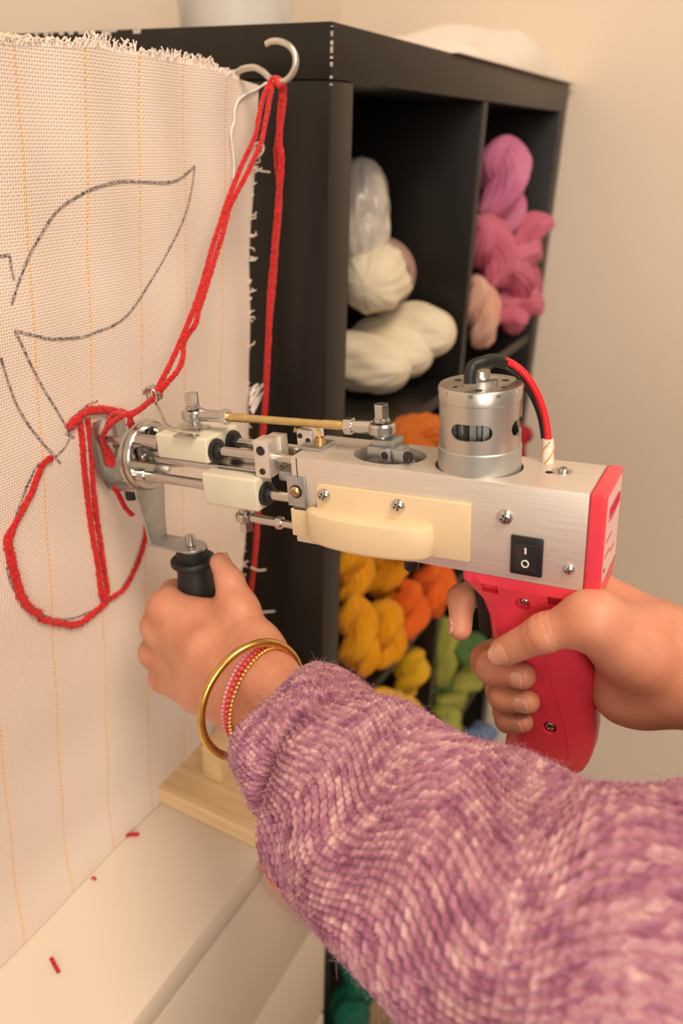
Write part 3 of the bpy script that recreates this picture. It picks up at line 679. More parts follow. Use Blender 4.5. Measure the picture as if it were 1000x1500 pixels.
G().lathe([(0, 0), (10.4, 0), (11, .6), (11, 7), (15, 7.6), (15.6, 8.4), (15.6, 11.2), (14.8, 12), (11.8, 12.6), (12.2, 20), (13, 24), (13.2, 30), (12.6, 45), (13, 60), (12.6, 80), (13.2, 96), (12, 102), (0, 103)], (24, 269, -86.3), (0, 0, -1), 40).build('front_handle', RUBBER, gun, 40)
# ---- yarn guide wire
YG = gl(222, 578, 21.5)
coil = []
for t in np.linspace(0, 2.6*2*math.pi, 64):
    coil.append(YG+np.array([-2.4+t*.45, 4.6*math.cos(t), 5.0*math.sin(t)])+np.array([0, 0, 0]))
tail = [gl(x, y, w) for x, y, w in ((228, 588, 24), (235, 603, 21), (240, 616, 17), (250, 626, 13), (270, 627.5, 9), (294, 626, 6))]
G().tube(np.vstack([np.array(coil), catmull([coil[-1]]+tail, 8)[2:]]), .85, 10).build('yarn_guide', STEEL, gun)
# ================================================================== person: hands, forearms, sweater sleeves
def surfnet(fun, lo, hi, st):
    lo = np.array(lo, float); hi = np.array(hi, float); n = np.ceil((hi-lo)/st).astype(int)+1
    ax = [lo[k]+st*np.arange(n[k]) for k in range(3)]
    D = np.empty(n, np.float32)
    yy, zz = np.meshgrid(ax[1], ax[2], indexing='ij')
    for a in range(0, n[0], 16):
        b = min(n[0], a+16); q = np.stack([np.broadcast_to(ax[0][a:b, None, None], (b-a, n[1], n[2])), np.broadcast_to(yy, (b-a, n[1], n[2])), np.broadcast_to(zz, (b-a, n[1], n[2]))], -1)
        D[a:b] = fun(q.reshape(-1, 3)).reshape(b-a, n[1], n[2])
    I = D < 0; c = np.zeros(tuple(n-1), np.int8)
    cor = [(i, j, k) for i in (0, 1) for j in (0, 1) for k in (0, 1)]
    sl = lambda A, o: A[o[0]:A.shape[0]-1+o[0], o[1]:A.shape[1]-1+o[1], o[2]:A.shape[2]-1+o[2]]
    for o in cor: c += sl(I, o)
    act = (c > 0) & (c < 8); idx = -np.ones(act.shape, np.int64); ii = np.argwhere(act); idx[act] = np.arange(len(ii))
    acc = np.zeros((len(ii), 3)); cnt = np.zeros(len(ii))
    for o in cor:
        for k in range(3):
            if o[k]: continue
            o2 = list(o); o2[k] = 1
            d0 = D[tuple((ii+np.array(o)).T)]; d1 = D[tuple((ii+np.array(o2)).T)]; m = (d0 < 0) != (d1 < 0)
            t = np.where(m, d0/(d0-d1+1e-12), 0); p = np.tile(np.array(o, float), (len(ii), 1)); p[:, k] += t
            acc[m] += p[m]; cnt[m] += 1
    V = lo+st*(ii+acc/cnt[:, None]); F = []
    for k in range(3):
        a, b = (k+1) % 3, (k+2) % 3; s0 = [slice(None)]*3; s1 = [slice(None)]*3; s0[k] = slice(0, n[k]-1); s1[k] = slice(1, n[k])
        A, B = I[tuple(s0)], I[tuple(s1)]; e = np.argwhere(A != B)
        e = e[(e[:, a] > 0) & (e[:, b] > 0) & (e[:, a] < n[a]-1) & (e[:, b] < n[b]-1)]
        fl = A[tuple(e.T)]
        def cell(da, db):
            q = e.copy(); q[:, a] += da; q[:, b] += db; return idx[tuple(q.T)]
        Q = np.stack([cell(-1, -1), cell(0, -1), cell(0, 0), cell(-1, 0)], 1); Q[~fl] = Q[~fl][:, ::-1]; F.append(Q)
    F = np.vstack(F); F = F[(F >= 0).all(1)]
    for _ in range(2):
        f0 = fun(V); h = .3; g = np.stack([fun(V+np.eye(3)[k]*h)-fun(V-np.eye(3)[k]*h) for k in range(3)], 1)/(2*h)
        V = V-g*(f0/(np.sum(g*g, 1)+1e-6))[:, None].clip(-st, st)
    return V, F
def smin(a, b, k):
    h = np.maximum(k-np.abs(a-b), 0)/k; return np.minimum(a, b)-h*h*k*.25
def cone(p, a, b, ra, rb, gro=None):
    a = np.array(a, float); b = np.array(b, float); ab = b-a; L = np.linalg.norm(ab)
    s = np.clip((p-a)@ab/(L*L), 0, 1); d = np.linalg.norm(p-a-s[:, None]*ab, axis=1)-(ra+(rb-ra)*s)
    if gro:
        for g, dep_ in gro: d = d+dep_*np.exp(-((s*L-g)/.75)**2)
    return d
def chain(p, pts, rs, k=4, gro=None):
    d = None
    for i in range(len(pts)-1):
        c = cone(p, pts[i], pts[i+1], rs[i], rs[i+1], (gro or {}).get(i)); d = c if d is None else smin(d, c, k)
    return d
class Hand:
    def __init__(s, kf=1.6): s.palm = []; s.fing = []; s.kf = kf
    def __call__(s, p):
        d = None
        for pts, rs in s.palm:
            c = chain(p, pts, rs, 6); d = c if d is None else smin(d, c, 14)
        f = None
        for pts, rs, gro in s.fing:
            c = chain(p, pts, rs, 5, gro); f = c if f is None else smin(f, c, s.kf)
        return smin(d, f, 9)
def nail(tip, d, nrm, r, L, wang, name='fingernail', par=None):
    """curved nail plate: tip centre, finger direction d, outward normal nrm"""
    d = np.array(d, float); d /= np.linalg.norm(d); nrm = np.array(nrm, float); nrm -= d*(nrm@d); nrm /= np.linalg.norm(nrm); sd = np.cross(d, nrm)
    P = np.zeros((14, 15, 3))
    for i, v in enumerate(np.linspace(0, 1, 14)):
        hw = wang*(1-abs(2*v-1)**5*.30)*(1 if v > .5 else (1-(1-2*v)**4*.35))
        for j, u in enumerate(np.linspace(-1, 1, 15)):
            a = u*hw; rr = r*(1.0-.05*v-.04*abs(u)**6-.05*(v < .04))
            P[i, j] = np.array(tip)+d*(L*(v-.62)-.10*L*u*u*(1 if v > .5 else -.6))+(nrm*math.cos(a)+sd*math.sin(a))*rr
    q = P.reshape(-1, 3); q = np.array([gw(x) for x in q]).reshape(P.shape)
    o = finish(grid_mesh(q), name, NAIL, par, 0); m = o.modifiers.new('t', 'SOLIDIFY'); m.thickness = .0006; m.offset = 0
    return o
def skinmat():
    m, nt, b = newmat('skin'); b.inputs['Roughness'].default_value = .48; b.inputs['Subsurface Weight'].default_value = .25
    b.inputs['Subsurface Radius'].default_value = (1, .32, .16); b.inputs['Subsurface Scale'].default_value = .004; b.inputs['Specular IOR Level'].default_value = .4
    n1 = noise(nt, coords(nt, 'Object'), 45, 3); lk(nt, ramp(nt, n1, [(.28, (.53, .215, .125)), (.5, (.60, .265, .165)), (.75, (.66, .32, .21))]), b.inputs['Base Color'])
    n2 = noise(nt, coords(nt, 'Object'), 900, 4, .6); v = nt.nodes.new('ShaderNodeTexVoronoi'); v.inputs['Scale'].default_value = 700; v.feature = 'DISTANCE_TO_EDGE'; lk(nt, coords(nt, 'Object'), v.inputs['Vector'])
    bump(nt, nmath(nt, 'ADD', n2, nmath(nt, 'MULTIPLY', v.outputs['Distance'], .6)), b, .14, .0006); return m
SKIN = skinmat(); NAIL = mat('nail', (.66, .34, .24), .25, sss=.1, coat=.2)
person = empty('person', (-.30, -.62, 0)); tag(person, 'person in fuzzy mauve knit sweater gripping the tufting gun with both hands', 'person')
# ---- right hand (on the pistol grip)
R = Hand()
th_r = [gl(937, 952, 12), gl(868, 905, -3), gl(797, 927, -6.5), gl(737, 955, -2.5)]
wrist_r = gl(990, 990, 24)
fw_r = np.array([32, -140, -140.])
far_r = np.array([34, -285, -165.])
ix = np.array([46, 12, -72.]); md = np.array([49, 5, -89.]); rg = np.array([48, 0, -106.]); pk = np.array([44, -4, -122.])
R.palm += [([ix, (30, -36, -86), wrist_r+np.array([2, 0, 6])], [11.5, 16, 13.5]), ([md, (30, -36, -98), wrist_r], [12, 17, 14]), ([rg, (28, -34, -110), wrist_r+np.array([0, 0, -5])], [11.5, 16, 13.5]), ([pk, (25, -28, -124), wrist_r+np.array([0, 4, -7])], [11, 14.5, 13.5]),
           ([th_r[0], wrist_r+np.array([-4, 0, 2])], [16.5, 14]), ([th_r[0], th_r[1]], [17.5, 11.5]), ([th_r[1], ix], [9, 9]), ([(20, -20, -122), (22, -34, -120)], [13, 15]), ([th_r[1]+np.array([8, -4, -10]), (26, -24, -100)], [12, 15]),
           ([wrist_r+np.array([0, 6, 4]), fw_r+np.array([0, 0, 8]), far_r+np.array([0, 0, 10])], [13, 19, 30]), ([wrist_r+np.array([0, 6, -6]), fw_r+np.array([0, 0, -9]), far_r+np.array([0, 0, -14])], [13, 19, 30])]
R.fing += [(th_r[1:], [11.5, 9.7, 8.0], {0: [(19, .7), (22, .9), (25.5, .8)], 1: [(3, .6)]}),
           ([ix, gl(700, 866, 36), gl(676, 876, 20), gl(674, 921, 11)], [11, 8.2, 7.4, 6.6], {}),
           ([md, gl(714, 966, 30), gl(722, 978, 6), gl(765, 990, .5)], [11, 9.4, 9.0, 7.4], {2: [(2, .3), (5, .35)]}),
           ([rg, gl(734, 1010, 30), gl(738, 1021, 6), gl(773, 1028, 2)], [11, 8.6, 7.8, 6.6], {2: [(2, .3), (5, .3)]}),
           ([pk, gl(742, 1042, 34), gl(744, 1054, 8), gl(766, 1058, 4)], [10, 7.8, 6.8, 5.8], {2: [(2, .3)]})]
Vr, Fr = surfnet(R, (-30, -150, -190), (75, 95, -40), 1.5)
# ---- left hand (on the front handle)
Lh = Hand(5.5)
wl1, wl2 = gl(352, 1036, -20), gl(388, 986, -16)
S = [((392, 1030), .487), ((600, 1215), .40)]
fa = GR.T@(dep(610, 1220, .405)-GO)*1000
thl = [gl(376, 952, -6), gl(350, 895, 8), gl(337, 853, 16), gl(322, 824, 21)]
mc = [gl(243, 889, 3), gl(232, 918, 1), gl(228, 956, 3), gl(240, 993, 8)]
hk = [m_[2] for m_ in mc]
for m_, w_, r_ in zip(mc, (wl2+(wl1-wl2)*np.array([.2])[0], wl2+(wl1-wl2)*.4, wl2+(wl1-wl2)*.7, wl1), (10.8, 11.2, 10.8, 9.8)): Lh.palm.append(([m_, m_+(w_-m_)*.5+np.array([-3., 0, 0]), w_], [r_, r_+2.5, 15]))
Lh.palm += [([thl[0], thl[1]], [14, 11.2]), ([thl[0], wl2], [14, 15.5]), ([thl[1], mc[0]+np.array([6, -4, -4])], [8, 8]), ([(mc[1]+mc[2])/2+np.array([4, -20, 0]), thl[0]], [12, 12]), ([wl1, fa], [15.5, 28]), ([wl2, fa], [15.5, 28])]
for k, m_ in enumerate(mc):
    r_ = (9.2, 9.4, 8.9, 8.0)[k]; z = np.array([0, 0, 1.])
    Lh.fing.append(([m_, np.array([26, 293-(k == 3)*4, hk[k]-3]), np.array([45, 272, hk[k]-5]), np.array([36, 252, hk[k]-5])], [r_+1.2, r_, r_-.8, r_-1.8], {}))
Lh.fing.append((thl[1:], [11.2, 9.0, 7.0], {0: [(30, .3)]}))
lo_ = np.array([-75, 100, -215]); hi_ = np.array([68, 318, -75])
Vl, Fl = surfnet(Lh, lo_, hi_, 1.6)
def joinmesh(parts, name, m, par):
    V = np.vstack([np.array([0, 0, 0.])+(GO+(p[0]/1000)@GR.T) for p in parts]); F = []; b = 0
    for v, f in parts: F.append(f+b); b += len(v)
    F = np.vstack(F); me = bpy.data.meshes.new(name); me.vertices.add(len(V)); me.vertices.foreach_set('co', V.reshape(-1).astype(np.float32))
    me.loops.add(F.size); me.loops.foreach_set('vertex_index', F.reshape(-1).astype(np.int32)); me.polygons.add(len(F)); me.polygons.foreach_set('loop_start', np.arange(0, F.size, 4, dtype=np.int32)); me.update(calc_edges=True); me.validate()
    return finish(me, name, m, par, 0)
body = joinmesh([(Vr, Fr), (Vl, Fl)], 'body', SKIN, None)
PINV = Matrix.Translation((.30, .62, 0))
def pp(o): o.parent = person; o.matrix_parent_inverse = PINV; return o
pp(body)
def bp(o): o.parent = body; o.matrix_parent_inverse = Matrix.Identity(4); return o
bp(nail(th_r[3], th_r[3]-th_r[2], (-1, .15, .30), 8.25, 13.5, .80))
for k, (a, nr, r_, L) in enumerate(((2, (-1, -.05, .12), 7.45, 10.5), (3, (-1, -.05, .05), 6.85, 10), (4, (-1, -.05, .05), 6.05, 8.5))):
    c = R.fing[a][0]; bp(nail(c[3], c[3]-c[2], nr, r_, L, .85))
c = R.fing[1][0]; bp(nail(c[3], c[3]-c[2], (-.45, 1, 0), 6.85, 10.5, .8)); bp(nail(thl[3], thl[3]-thl[2], (.7, -.7, .1), 7.25, 12, .8))
# ---- sweater sleeve, knitted
SLV = [((388, 1032), .486, .0335), ((402, 1046), .480, .0395), ((428, 1068), .470, .0440), ((452, 1092), .460, .0465), ((474, 1116), .450, .0470), ((494, 1130), .442, .0475), ((514, 1156), .430, .0535), ((571, 1210), .407, .0575), ((641, 1273), .382, .0610), ((730, 1338), .356, .0655), ((835, 1395), .335, .0725), ((980, 1432), .318, .0770), ((1200, 1470), .312, .0830), ((1420, 1490), .325, .0860)]
cen = np.array([dep(*q, d) for q, d, r in SLV]); rad = np.array([r for *_, r in SLV])
CP = catmull(np.hstack([cen, rad[:, None]]), 40); LL = np.r_[0, np.cumsum(np.linalg.norm(np.diff(CP[:, :3], axis=0), axis=1))]
NUs = 640
tv = np.r_[np.linspace(0, .47, 1000), np.linspace(.474, LL[-1], 30)] if LL[-1] > .48 else np.linspace(0, LL[-1], 1000); NVs = len(tv); CP = np.stack([np.interp(tv, LL, CP[:, k]) for k in range(4)], 1)
T = np.gradient(CP[:, :3], tv, axis=0); T /= np.linalg.norm(T, axis=1)[:, None]
for k in range(3): T[:, k] = np.convolve(np.pad(T[:, k], 30, 'edge'), np.ones(61)/61, 'valid')
T /= np.linalg.norm(T, axis=1)[:, None]
XA = np.empty_like(T); x = np.cross([0, 0, 1.], T[0])
for i in range(NVs): x = x-T[i]*(x@T[i]); x /= np.linalg.norm(x); XA[i] = x
YA = np.cross(T, XA)
u = np.linspace(0, 1, NUs, endpoint=False)
UU, TV = np.meshgrid(u, tv); A = UU*2*math.pi
def sleeve_field(UU, TV):
    A = UU*2*math.pi
    fold = .035                                   # where the turned cuff ends
    cuff = TV < .062
    # wandering stitch columns (leaf-lace waves)
    wav = .021*np.sin(2*math.pi*(TV-.06)/.078+1.5*np.sin(A*2+.4))*np.clip((TV-.065)/.03, 0, 1)
    ncol = 80
    q = (UU+wav)*ncol; fr = q-np.floor(q); col = np.floor(q)
    prof = np.sin(math.pi*fr)**.7
    row = TV/.0035+.55*np.abs(fr-.5)*2
    st_ = .5+.5*np.cos(2*math.pi*row)
    rib = .0030*prof*(.62+.38*st_)
    rib = np.where(cuff, .0018*(.5+.5*np.cos(2*math.pi*UU*84))*(.5+.5*st_), rib)
    # lace eyelets along the wave crests
    ey = 0
    ph = (TV-.06)/.044; per = (UU+wav)*9
    ex = (per-np.round(per))/9*.36; ez = (ph-np.round(ph))*.044
    odd = (np.round(per)+np.round(ph)) % 2
    hole = np.exp(-((ex/.0022)**2+(ez/.0026)**2))*(odd > .5)*(TV > .02)
    rib = rib-.0042*hole
    # soft folds
    big = .0022*np.sin(A*3+TV*38)+.0018*np.sin(A*5-TV*55+1)+.003*np.sin(TV*42+A)*np.clip((TV-.1)/.05, 0, 1)
    g = -.011*np.exp(-((TV-.064-.006*np.sin(A+1.2))/.0038)**2)      # crease behind the cuff
    g2 = -.005*np.exp(-((TV-.088-.012*np.sin(A*1+2.6))/.006)**2)*np.clip(np.sin(A+2.2), 0, 1)
    return rib, big+g+g2, q, row, hole
rib, big, fr, row, hole = sleeve_field(UU, TV)
Rr = CP[:, 3][:, None]+rib+big
# roll the rim inwards
rim = np.clip(1-TV/.006, 0, 1); Rr = Rr-.006*rim**2
P = CP[:, None, :3]+(XA[:, None]*np.cos(A)[..., None]+YA[:, None]*np.sin(A)[..., None])*Rr[..., None]
# lining ring that turns inward at the opening
inn = []
for k, (dz, dr) in enumerate(((.030, -.012), (.018, -.011), (.008, -.009), (.002, -.0075))):
    i = int(np.searchsorted(tv, dz)); inn.append(CP[i, :3]+(XA[i]*np.cos(A[0])[:, None]+YA[i]*np.sin(A[0])[:, None])*(CP[0, 3]+dr))
P = np.concatenate([np.array(inn), P], 0)
tc = CAM-CP[0, :3]; acam = math.atan2(tc@YA[0], tc@XA[0])            # cuff opening slants: the side facing the room sits further up the arm
tvp = np.r_[0, 0, 0, 0, tv]; sft = .020*np.clip(np.cos(A[0]-acam), 0, 1)[None, :]*np.clip(1-tvp/.05, 0, 1)[:, None]**1.3
P = P+T[0]*sft[..., None]
uvu = np.concatenate([u, [1.0]]); tv2 = np.r_[-.03, -.02, -.01, -.004, tv]
uv = np.stack(np.broadcast_arrays(uvu[None, :]*.40, tv2[:, None]), -1)
def knitmat():
    m, nt, b = newmat('mauve_mohair_knit'); b.inputs['Roughness'].default_value = 1; b.inputs['Sheen Weight'].default_value = .3; b.inputs['Sheen Tint'].default_value = (.9, .75, .85, 1); b.inputs['Specular IOR Level'].default_value = .1
    uvm = nt.nodes.new('ShaderNodeUVMap'); uvm.uv_map = 'stitch'
    sp = nt.nodes.new('ShaderNodeSeparateXYZ'); lk(nt, uvm.outputs[0], sp.inputs[0])
    def cells(sx, sy):
        cb = nt.nodes.new('ShaderNodeCombineXYZ'); lk(nt, nmath(nt, 'FLOOR', nmath(nt, 'MULTIPLY', sp.outputs[0], sx)), cb.inputs[0]); lk(nt, nmath(nt, 'FLOOR', nmath(nt, 'MULTIPLY', sp.outputs[1], sy)), cb.inputs[1]); return cb.outputs[0]
    wn = nt.nodes.new('ShaderNodeTexWhiteNoise'); wn.noise_dimensions = '2D'; lk(nt, cells(2, 1), wn.inputs[0])
    wn2 = noise(nt, uvm.outputs[0], .33, 3, .65)
    n3 = noise(nt, coords(nt, 'Object'), 1500, 2); n4 = noise(nt, coords(nt, 'Object'), 28, 2)
    f = nmath(nt, 'ADD', nmath(nt, 'MULTIPLY', wn.outputs[0], .14), nmath(nt, 'ADD', nmath(nt, 'MULTIPLY', wn2, .62), nmath(nt, 'ADD', nmath(nt, 'MULTIPLY', n3, .16), nmath(nt, 'MULTIPLY', n4, .12))))
    lk(nt, ramp(nt, f, [(.36, (.20, .060, .125)), (.47, (.35, .135, .215)), (.56, (.47, .23, .29)), (.68, (.70, .47, .45))]), b.inputs['Base Color'])
    bump(nt, n3, b, .5, .0008); return m
KNIT = knitmat()
sl_me = grid_mesh(P, True, uv)
q2 = np.concatenate([fr, fr[:, :1]+80], 1); r2 = np.concatenate([row, row[:, :1]], 1)
q2 = np.concatenate([np.repeat(q2[:1], 4, 0), q2], 0); r2 = np.concatenate([r2[:1]-np.arange(8, 0, -2)[:, None], r2], 0)
l2 = sl_me.uv_layers.new(name='stitch'); ii, jj = np.meshgrid(np.arange(P.shape[0]-1), np.arange(NUs), indexing='ij')
l2.data.foreach_set('uv', np.stack([np.stack([q2[a, b], r2[a, b]], -1) for a, b in ((ii, jj), (ii, jj+1), (ii+1, jj+1), (ii+1, jj))], 2).reshape(-1).astype(np.float32))
sw_ = pp(finish(sl_me, 'sweater_sleeve', KNIT, None, 0))
# right sleeve pushed up the other forearm, outside the picture
fr_p = [gw((30, -104, -128)), gw((33, -200, -150)), gw((36, -330, -185)), gw((40, -420, -180)), gw((20, -520, -60))]
pp(MB().tube(catmull(fr_p, 10), np.interp(np.linspace(0, 4, 41), [0, .3, 1, 2, 3, 4], [.034, .043, .050, .056, .062, .07]), 40).build('sweater_sleeve', KNIT, None, 60))
# mohair fuzz
mb = MB(); rng = np.random.default_rng(3)
vi = rng.integers(10, NVs-100, 9500); ui = rng.integers(0, NUs, 9500)
for a, b in zip(vi, ui):
    p0 = P[a+4, b]; i = a; nr = XA[i]*math.cos(A[0, b])+YA[i]*math.sin(A[0, b])
    tg = T[i]*rng.uniform(-1, 1)+np.cross(nr, T[i])*rng.uniform(-1, 1); L = rng.uniform(.002, .0055)*(1.8 if rng.random() < .06 else 1)
    p1 = p0+nr*L*.45+tg*L*.4; p2 = p0+nr*L*.7*rng.uniform(.4, 1.2)+tg*L*1.1
    mb.tube([p0, p1, p2], [.00007, .00006, .00003], 3, cap=False)
fz = mb.build('fuzz', mat('mohair_fibre', (.62, .38, .50), .8), None, 0, False); fz.parent = sw_; fz['kind'] = 'stuff'
# ---- bangle and bead bracelets on the left wrist
GOLD = mat('brushed_gold', (.72, .45, .13), .30, 1.0, var=.12, vs=140)
fd = dep(600, 1215, .40)-gw((wl1+wl2)/2); fd /= np.linalg.norm(fd)
def ring3(c, nrm, r1, r2, tilt_up, n=72):
    a = np.array(nrm, float); a /= np.linalg.norm(a); x = np.array(tilt_up, float); x -= a*(x@a); x /= np.linalg.norm(x); y = np.cross(a, x)
    return [np.array(c)+x*r1*math.cos(t)+y*r2*math.sin(t) for t in np.linspace(0, 2*math.pi, n+1)[:-1]]
side = gw(wl2)-gw(wl1)
bc = dep(370, 1026, .490)
bg = MB().tube(ring3(bc, fd+np.array([.0, .12, .05]), .0385, .0345, side), .0026, 14, closed=True).build('bangle', GOLD); tag(bg, 'smooth round gold bangle hanging loose on the wrist', 'bracelet', 'bracelets on the wrist')
BEADR = mat('red_beads', (.62, .05, .05), .25, coat=.3); BEADP = mat('pink_beads', (.82, .28, .38), .25, coat=.3); BEADG = mat('gold_beads', (.80, .48, .15), .25, .8)
for k, (off, m, nb, rb, lab) in enumerate(((.0, BEADP, 70, .0014, 'thin pink bead bracelet beside the gold bangle'), (.0042, BEADR, 58, .0019, 'red bead bracelet between the pink and the golden bead strands'), (.0082, BEADG, 72, .0014, 'thin bracelet of golden beads nearest the sleeve cuff'))):
    cc_ = dep(374, 1014, .503)+fd*(.000+off)
    pts = ring3(cc_, fd, .0345+.0002*k, .0225, side, nb); e = empty('bead_bracelet', cc_); tag(e, lab, 'bracelet', 'bracelets on the wrist')
    base = MB().ell((0, 0, 0), (rb, rb, rb), 8, 6).build('bead', m); me = base.data; bpy.data.objects.remove(base)
    for q in pts:
        b = bpy.data.objects.new('bead', me); COL.objects.link(b); b.parent = e; b.location = Vector(q-cc_)
# ================================================================== loose red yarn and hook
XH = -.053
hk_px = [(344, 107), (356, 101), (372, 99), (385, 105), (396, 115), (408, 121), (420, 117), (429, 106), (433, 92), (431, 78), (423, 67), (410, 61), (398, 61), (390, 65)]
hook = MB().tube(catmull([onp(350, 108, 1, CY)+np.array([0, .02, 0])]+[onp(x, y, 0, XH) for x, y in hk_px], 8), .0023, 14).build('screw_hook', mat('nickel_hook', (.66, .64, .60), .36, .9))
tag(hook, 'open nickel screw hook at the cloth corner carrying red yarn', 'hook')
ry = empty('red_yarn', onp(408, 118, 0, XH)); tag(ry, 'doubled strand of red wool looped over the hook and threaded into the gun', 'yarn')
RYI = Matrix.Translation(-Vector(ry.location))
def rstrand(pts, r, name='strand', twist=.009):
    C = resample(catmull(pts, 8), .0012); mb = MB(); yarn(mb, C, r, 3, twist, 7, .2); o = mb.build(name, RED, None, 80, False); o.parent = ry; o.matrix_parent_inverse = RYI; return o
XG = gw(YG)[0]
def xa(y): return XH+(XG-XH)*np.clip((y-116)/(578-116), 0, 1)
sA = [(410, 128), (404, 118), (398, 116), (386, 142), (379, 172), (374, 198), (356, 238), (334, 292), (321, 332), (314, 352), (301, 398), (295, 420), (281, 460), (260, 510), (240, 552), (226, 577)]
sB = [(413, 126), (408, 117), (402, 115), (395, 145), (388, 182), (381, 212), (363, 252), (338, 300), (327, 340), (317, 372), (301, 425), (291, 455), (286, 475), (270, 500), (268, 522), (262, 540), (244, 562), (229, 581)]
rstrand([onp(x, y, 0, xa(y)-.001) for x, y in sA], .0018); rstrand([onp(x, y, 0, xa(y)+.002) for x, y in sB], .0018)
rstrand([onp(x, y, 0, XH+.003) for x, y in [(404, 117), (411, 119), (413, 135), (410, 175), (409, 210), (412, 235), (407, 300), (402, 360), (396, 425), (393, 500), (389, 580), (385, 640), (380, 720), (374, 800), (369, 850), (363, 890), (357, 960), (350, 1030)]], .0024)
rstrand([onp(x, y, 0, XH+.007) for x, y in [(402, 118), (409, 117), (415, 126), (414, 160), (405, 222), (408, 260), (409, 300), (404, 360), (400, 420), (392, 500), (388, 590), (382, 650), (377, 740), (376, 790), (368, 860), (362, 900), (356, 965), (350, 1035)]], .0022)
rstrand([gw(gl(x, y, w)) for x, y, w in [(228, 579, 22), (220, 586, 22), (208, 597, 20), (196, 604, 18), (184, 607, 16), (170, 615, 15), (160, 624, 15), (152, 634, 16), (150, 645, 18), (156, 655, 22), (163, 668, 24), (165, 682, 24), (159, 678, 23), (153, 662, 22), (149, 648, 20)]], .0018)
rstrand([gw(gl(x, y, w)) for x, y, w in [(228, 582, 21), (214, 592, 20), (203, 601, 19), (192, 607, 17), (178, 606, 20), (165, 608, 22), (158, 622, 19), (151, 636, 18)]], .0019)
rstrand([gw(gl(x, y, w)) for x, y, w in [(184, 606, 18), (189, 609, 18), (191, 616, 18), (189, 623, 20)]], .0021)
rstrand([gw(gl(x, y, w)) for x, y, w in [(166, 712, 21), (174, 726, 22), (183, 743, 23), (194, 755, 23)]], .0018)
for k, (pts, r, lab) in enumerate((([(184, 1224), (192, 1222), (203, 1222)], .0016, 'short red wool scrap beside the foot of the cloth'), ([(134, 1287), (138, 1285), (140, 1289)], .0010, 'tiny red wool crumb on the white chest top'), ([(75, 1403), (80, 1413), (86, 1424)], .0014, 'curved red wool snippet alone near the chest front'))):
    C = [onp(x, y, 2, ZD+r) for x, y in pts]; mb = MB(); yarn(mb, resample(catmull(C, 6), .0008), r, 3, .006, 6, .2); o = mb.build('yarn_scrap', RED, None, 80, False)
    tag(o, lab, 'yarn scrap', 'red scraps on the chest top')
C = [onp(x, y, 1, FY-.0042) for x, y in [(386, 1262), (391, 1272), (398, 1285), (408, 1300), (420, 1313), (436, 1328), (470, 1350)]]
mb = MB(); yarn(mb, resample(catmull(C, 6), .0015), .0035, 3, .012, 7, .15); o = mb.build('orange_yarn_strand', redmat('orange_wool_strand', (.80, .14, .03), (.95, .25, .06)), None, 80, False)
tag(o, 'orange wool strand hanging over the white drawer front', 'yarn')
# ================================================================== skeins in the shelf
def skein(kind, c0, c1, R, m, label, cat, group, par_twist=1.3, band=False, seed=0):
    """hank: two fat ropes twisted together between c0 and c1; ball: ovoid machine-wound skein"""
    rng = np.random.default_rng(seed); c0 = np.array(c0, float); c1 = np.array(c1, float); ax = c1-c0; L = np.linalg.norm(ax); x, y, a = rotframe(ax); mid = (c0+c1)/2
    nm = {'hank': 'yarn_hank', 'ball': 'yarn_skein', 'bag': 'bagged_skein'}[kind]
    parts = []
    nv, nu = 56, 84
    if kind == 'hank':
        for s_ in (0, 1):
            P = np.zeros((nv, nu, 3)); uv = np.zeros((nv, nu+1, 2))
            for i, t in enumerate(np.linspace(0, 1, nv)):
                env = max(0, math.sin(math.pi*t))**.38
                an = math.pi*s_+par_twist*2*math.pi*t+seed
                ctr = c0+ax*t+(x*math.cos(an)+y*math.sin(an))*R*.42*env
                rr = R*.66*env
                for k in range(nu):
                    th = 2*math.pi*k/nu; lump = 1+.07*math.sin(3*th+9*t+seed)+.05*math.sin(5*th-14*t+2*seed)+.035*math.sin(13*th+16*t+seed)+.02*abs(math.sin(11*th+9*t))
                    P[i, k] = ctr+(x*math.cos(th)+y*math.sin(th))*rr*lump
                uv[i, :, 0] = np.linspace(0, 1, nu+1)*.22+t*.35; uv[i, :, 1] = t*L
            parts.append((P, uv))
    else:
        P = np.zeros((nv, nu, 3)); uv = np.zeros((nv, nu+1, 2))
        for i, t in enumerate(np.linspace(0, 1, nv)):
            env = max(.0, 1-abs(2*t-1)**2.6)**.5
            for k in range(nu):
                th = 2*math.pi*k/nu; lump = 1+.04*math.sin(4*th+6*t+seed)+.03*math.sin(7*th-10*t+seed*2)+.018*math.sin(15*th+12*t)
                P[i, k] = c0+ax*t+(x*math.cos(th)+y*math.sin(th))*R*env*lump
            uv[i, :, 0] = np.linspace(0, 1, nu+1)*.3+t*.30; uv[i, :, 1] = t*L
        parts.append((P, uv))
    if len(parts) == 1 and not band: 
        o = finish(grid_mesh(parts[0][0], True, parts[0][1]), nm, m, None, 0)
    else:
        o = empty(nm, mid); inv = Matrix.Translation(-Vector(mid))
        for P, uv in parts:
            q = finish(grid_mesh(P, True, uv), 'twist' if kind == 'hank' else 'wound_yarn', m, None, 0); q.parent = o; q.matrix_parent_inverse = inv
        if band:
            q = MB().lathe([(R*1.015, -.018), (R*1.05, -.017), (R*1.05, .017), (R*1.015, .018)], mid+a*L*.08, a, 48).build('paper_band', mat('mauve_paper', (.42, .27, .22), .5), None, 40); q.parent = o; q.matrix_parent_inverse = inv
    tag(o, label, cat, group); return o
def at(x, y, yp): return onp(x, y, 1, yp)
def rp(px, x, y, yp):
    q = onp(x, y, 1, yp); return px*float((q-CAM)@_fw)/FPX
CREAM = fibre('cream_wool', [(.62, .50, .33), (.80, .70, .52), (.86, .78, .62)], bs=.35)
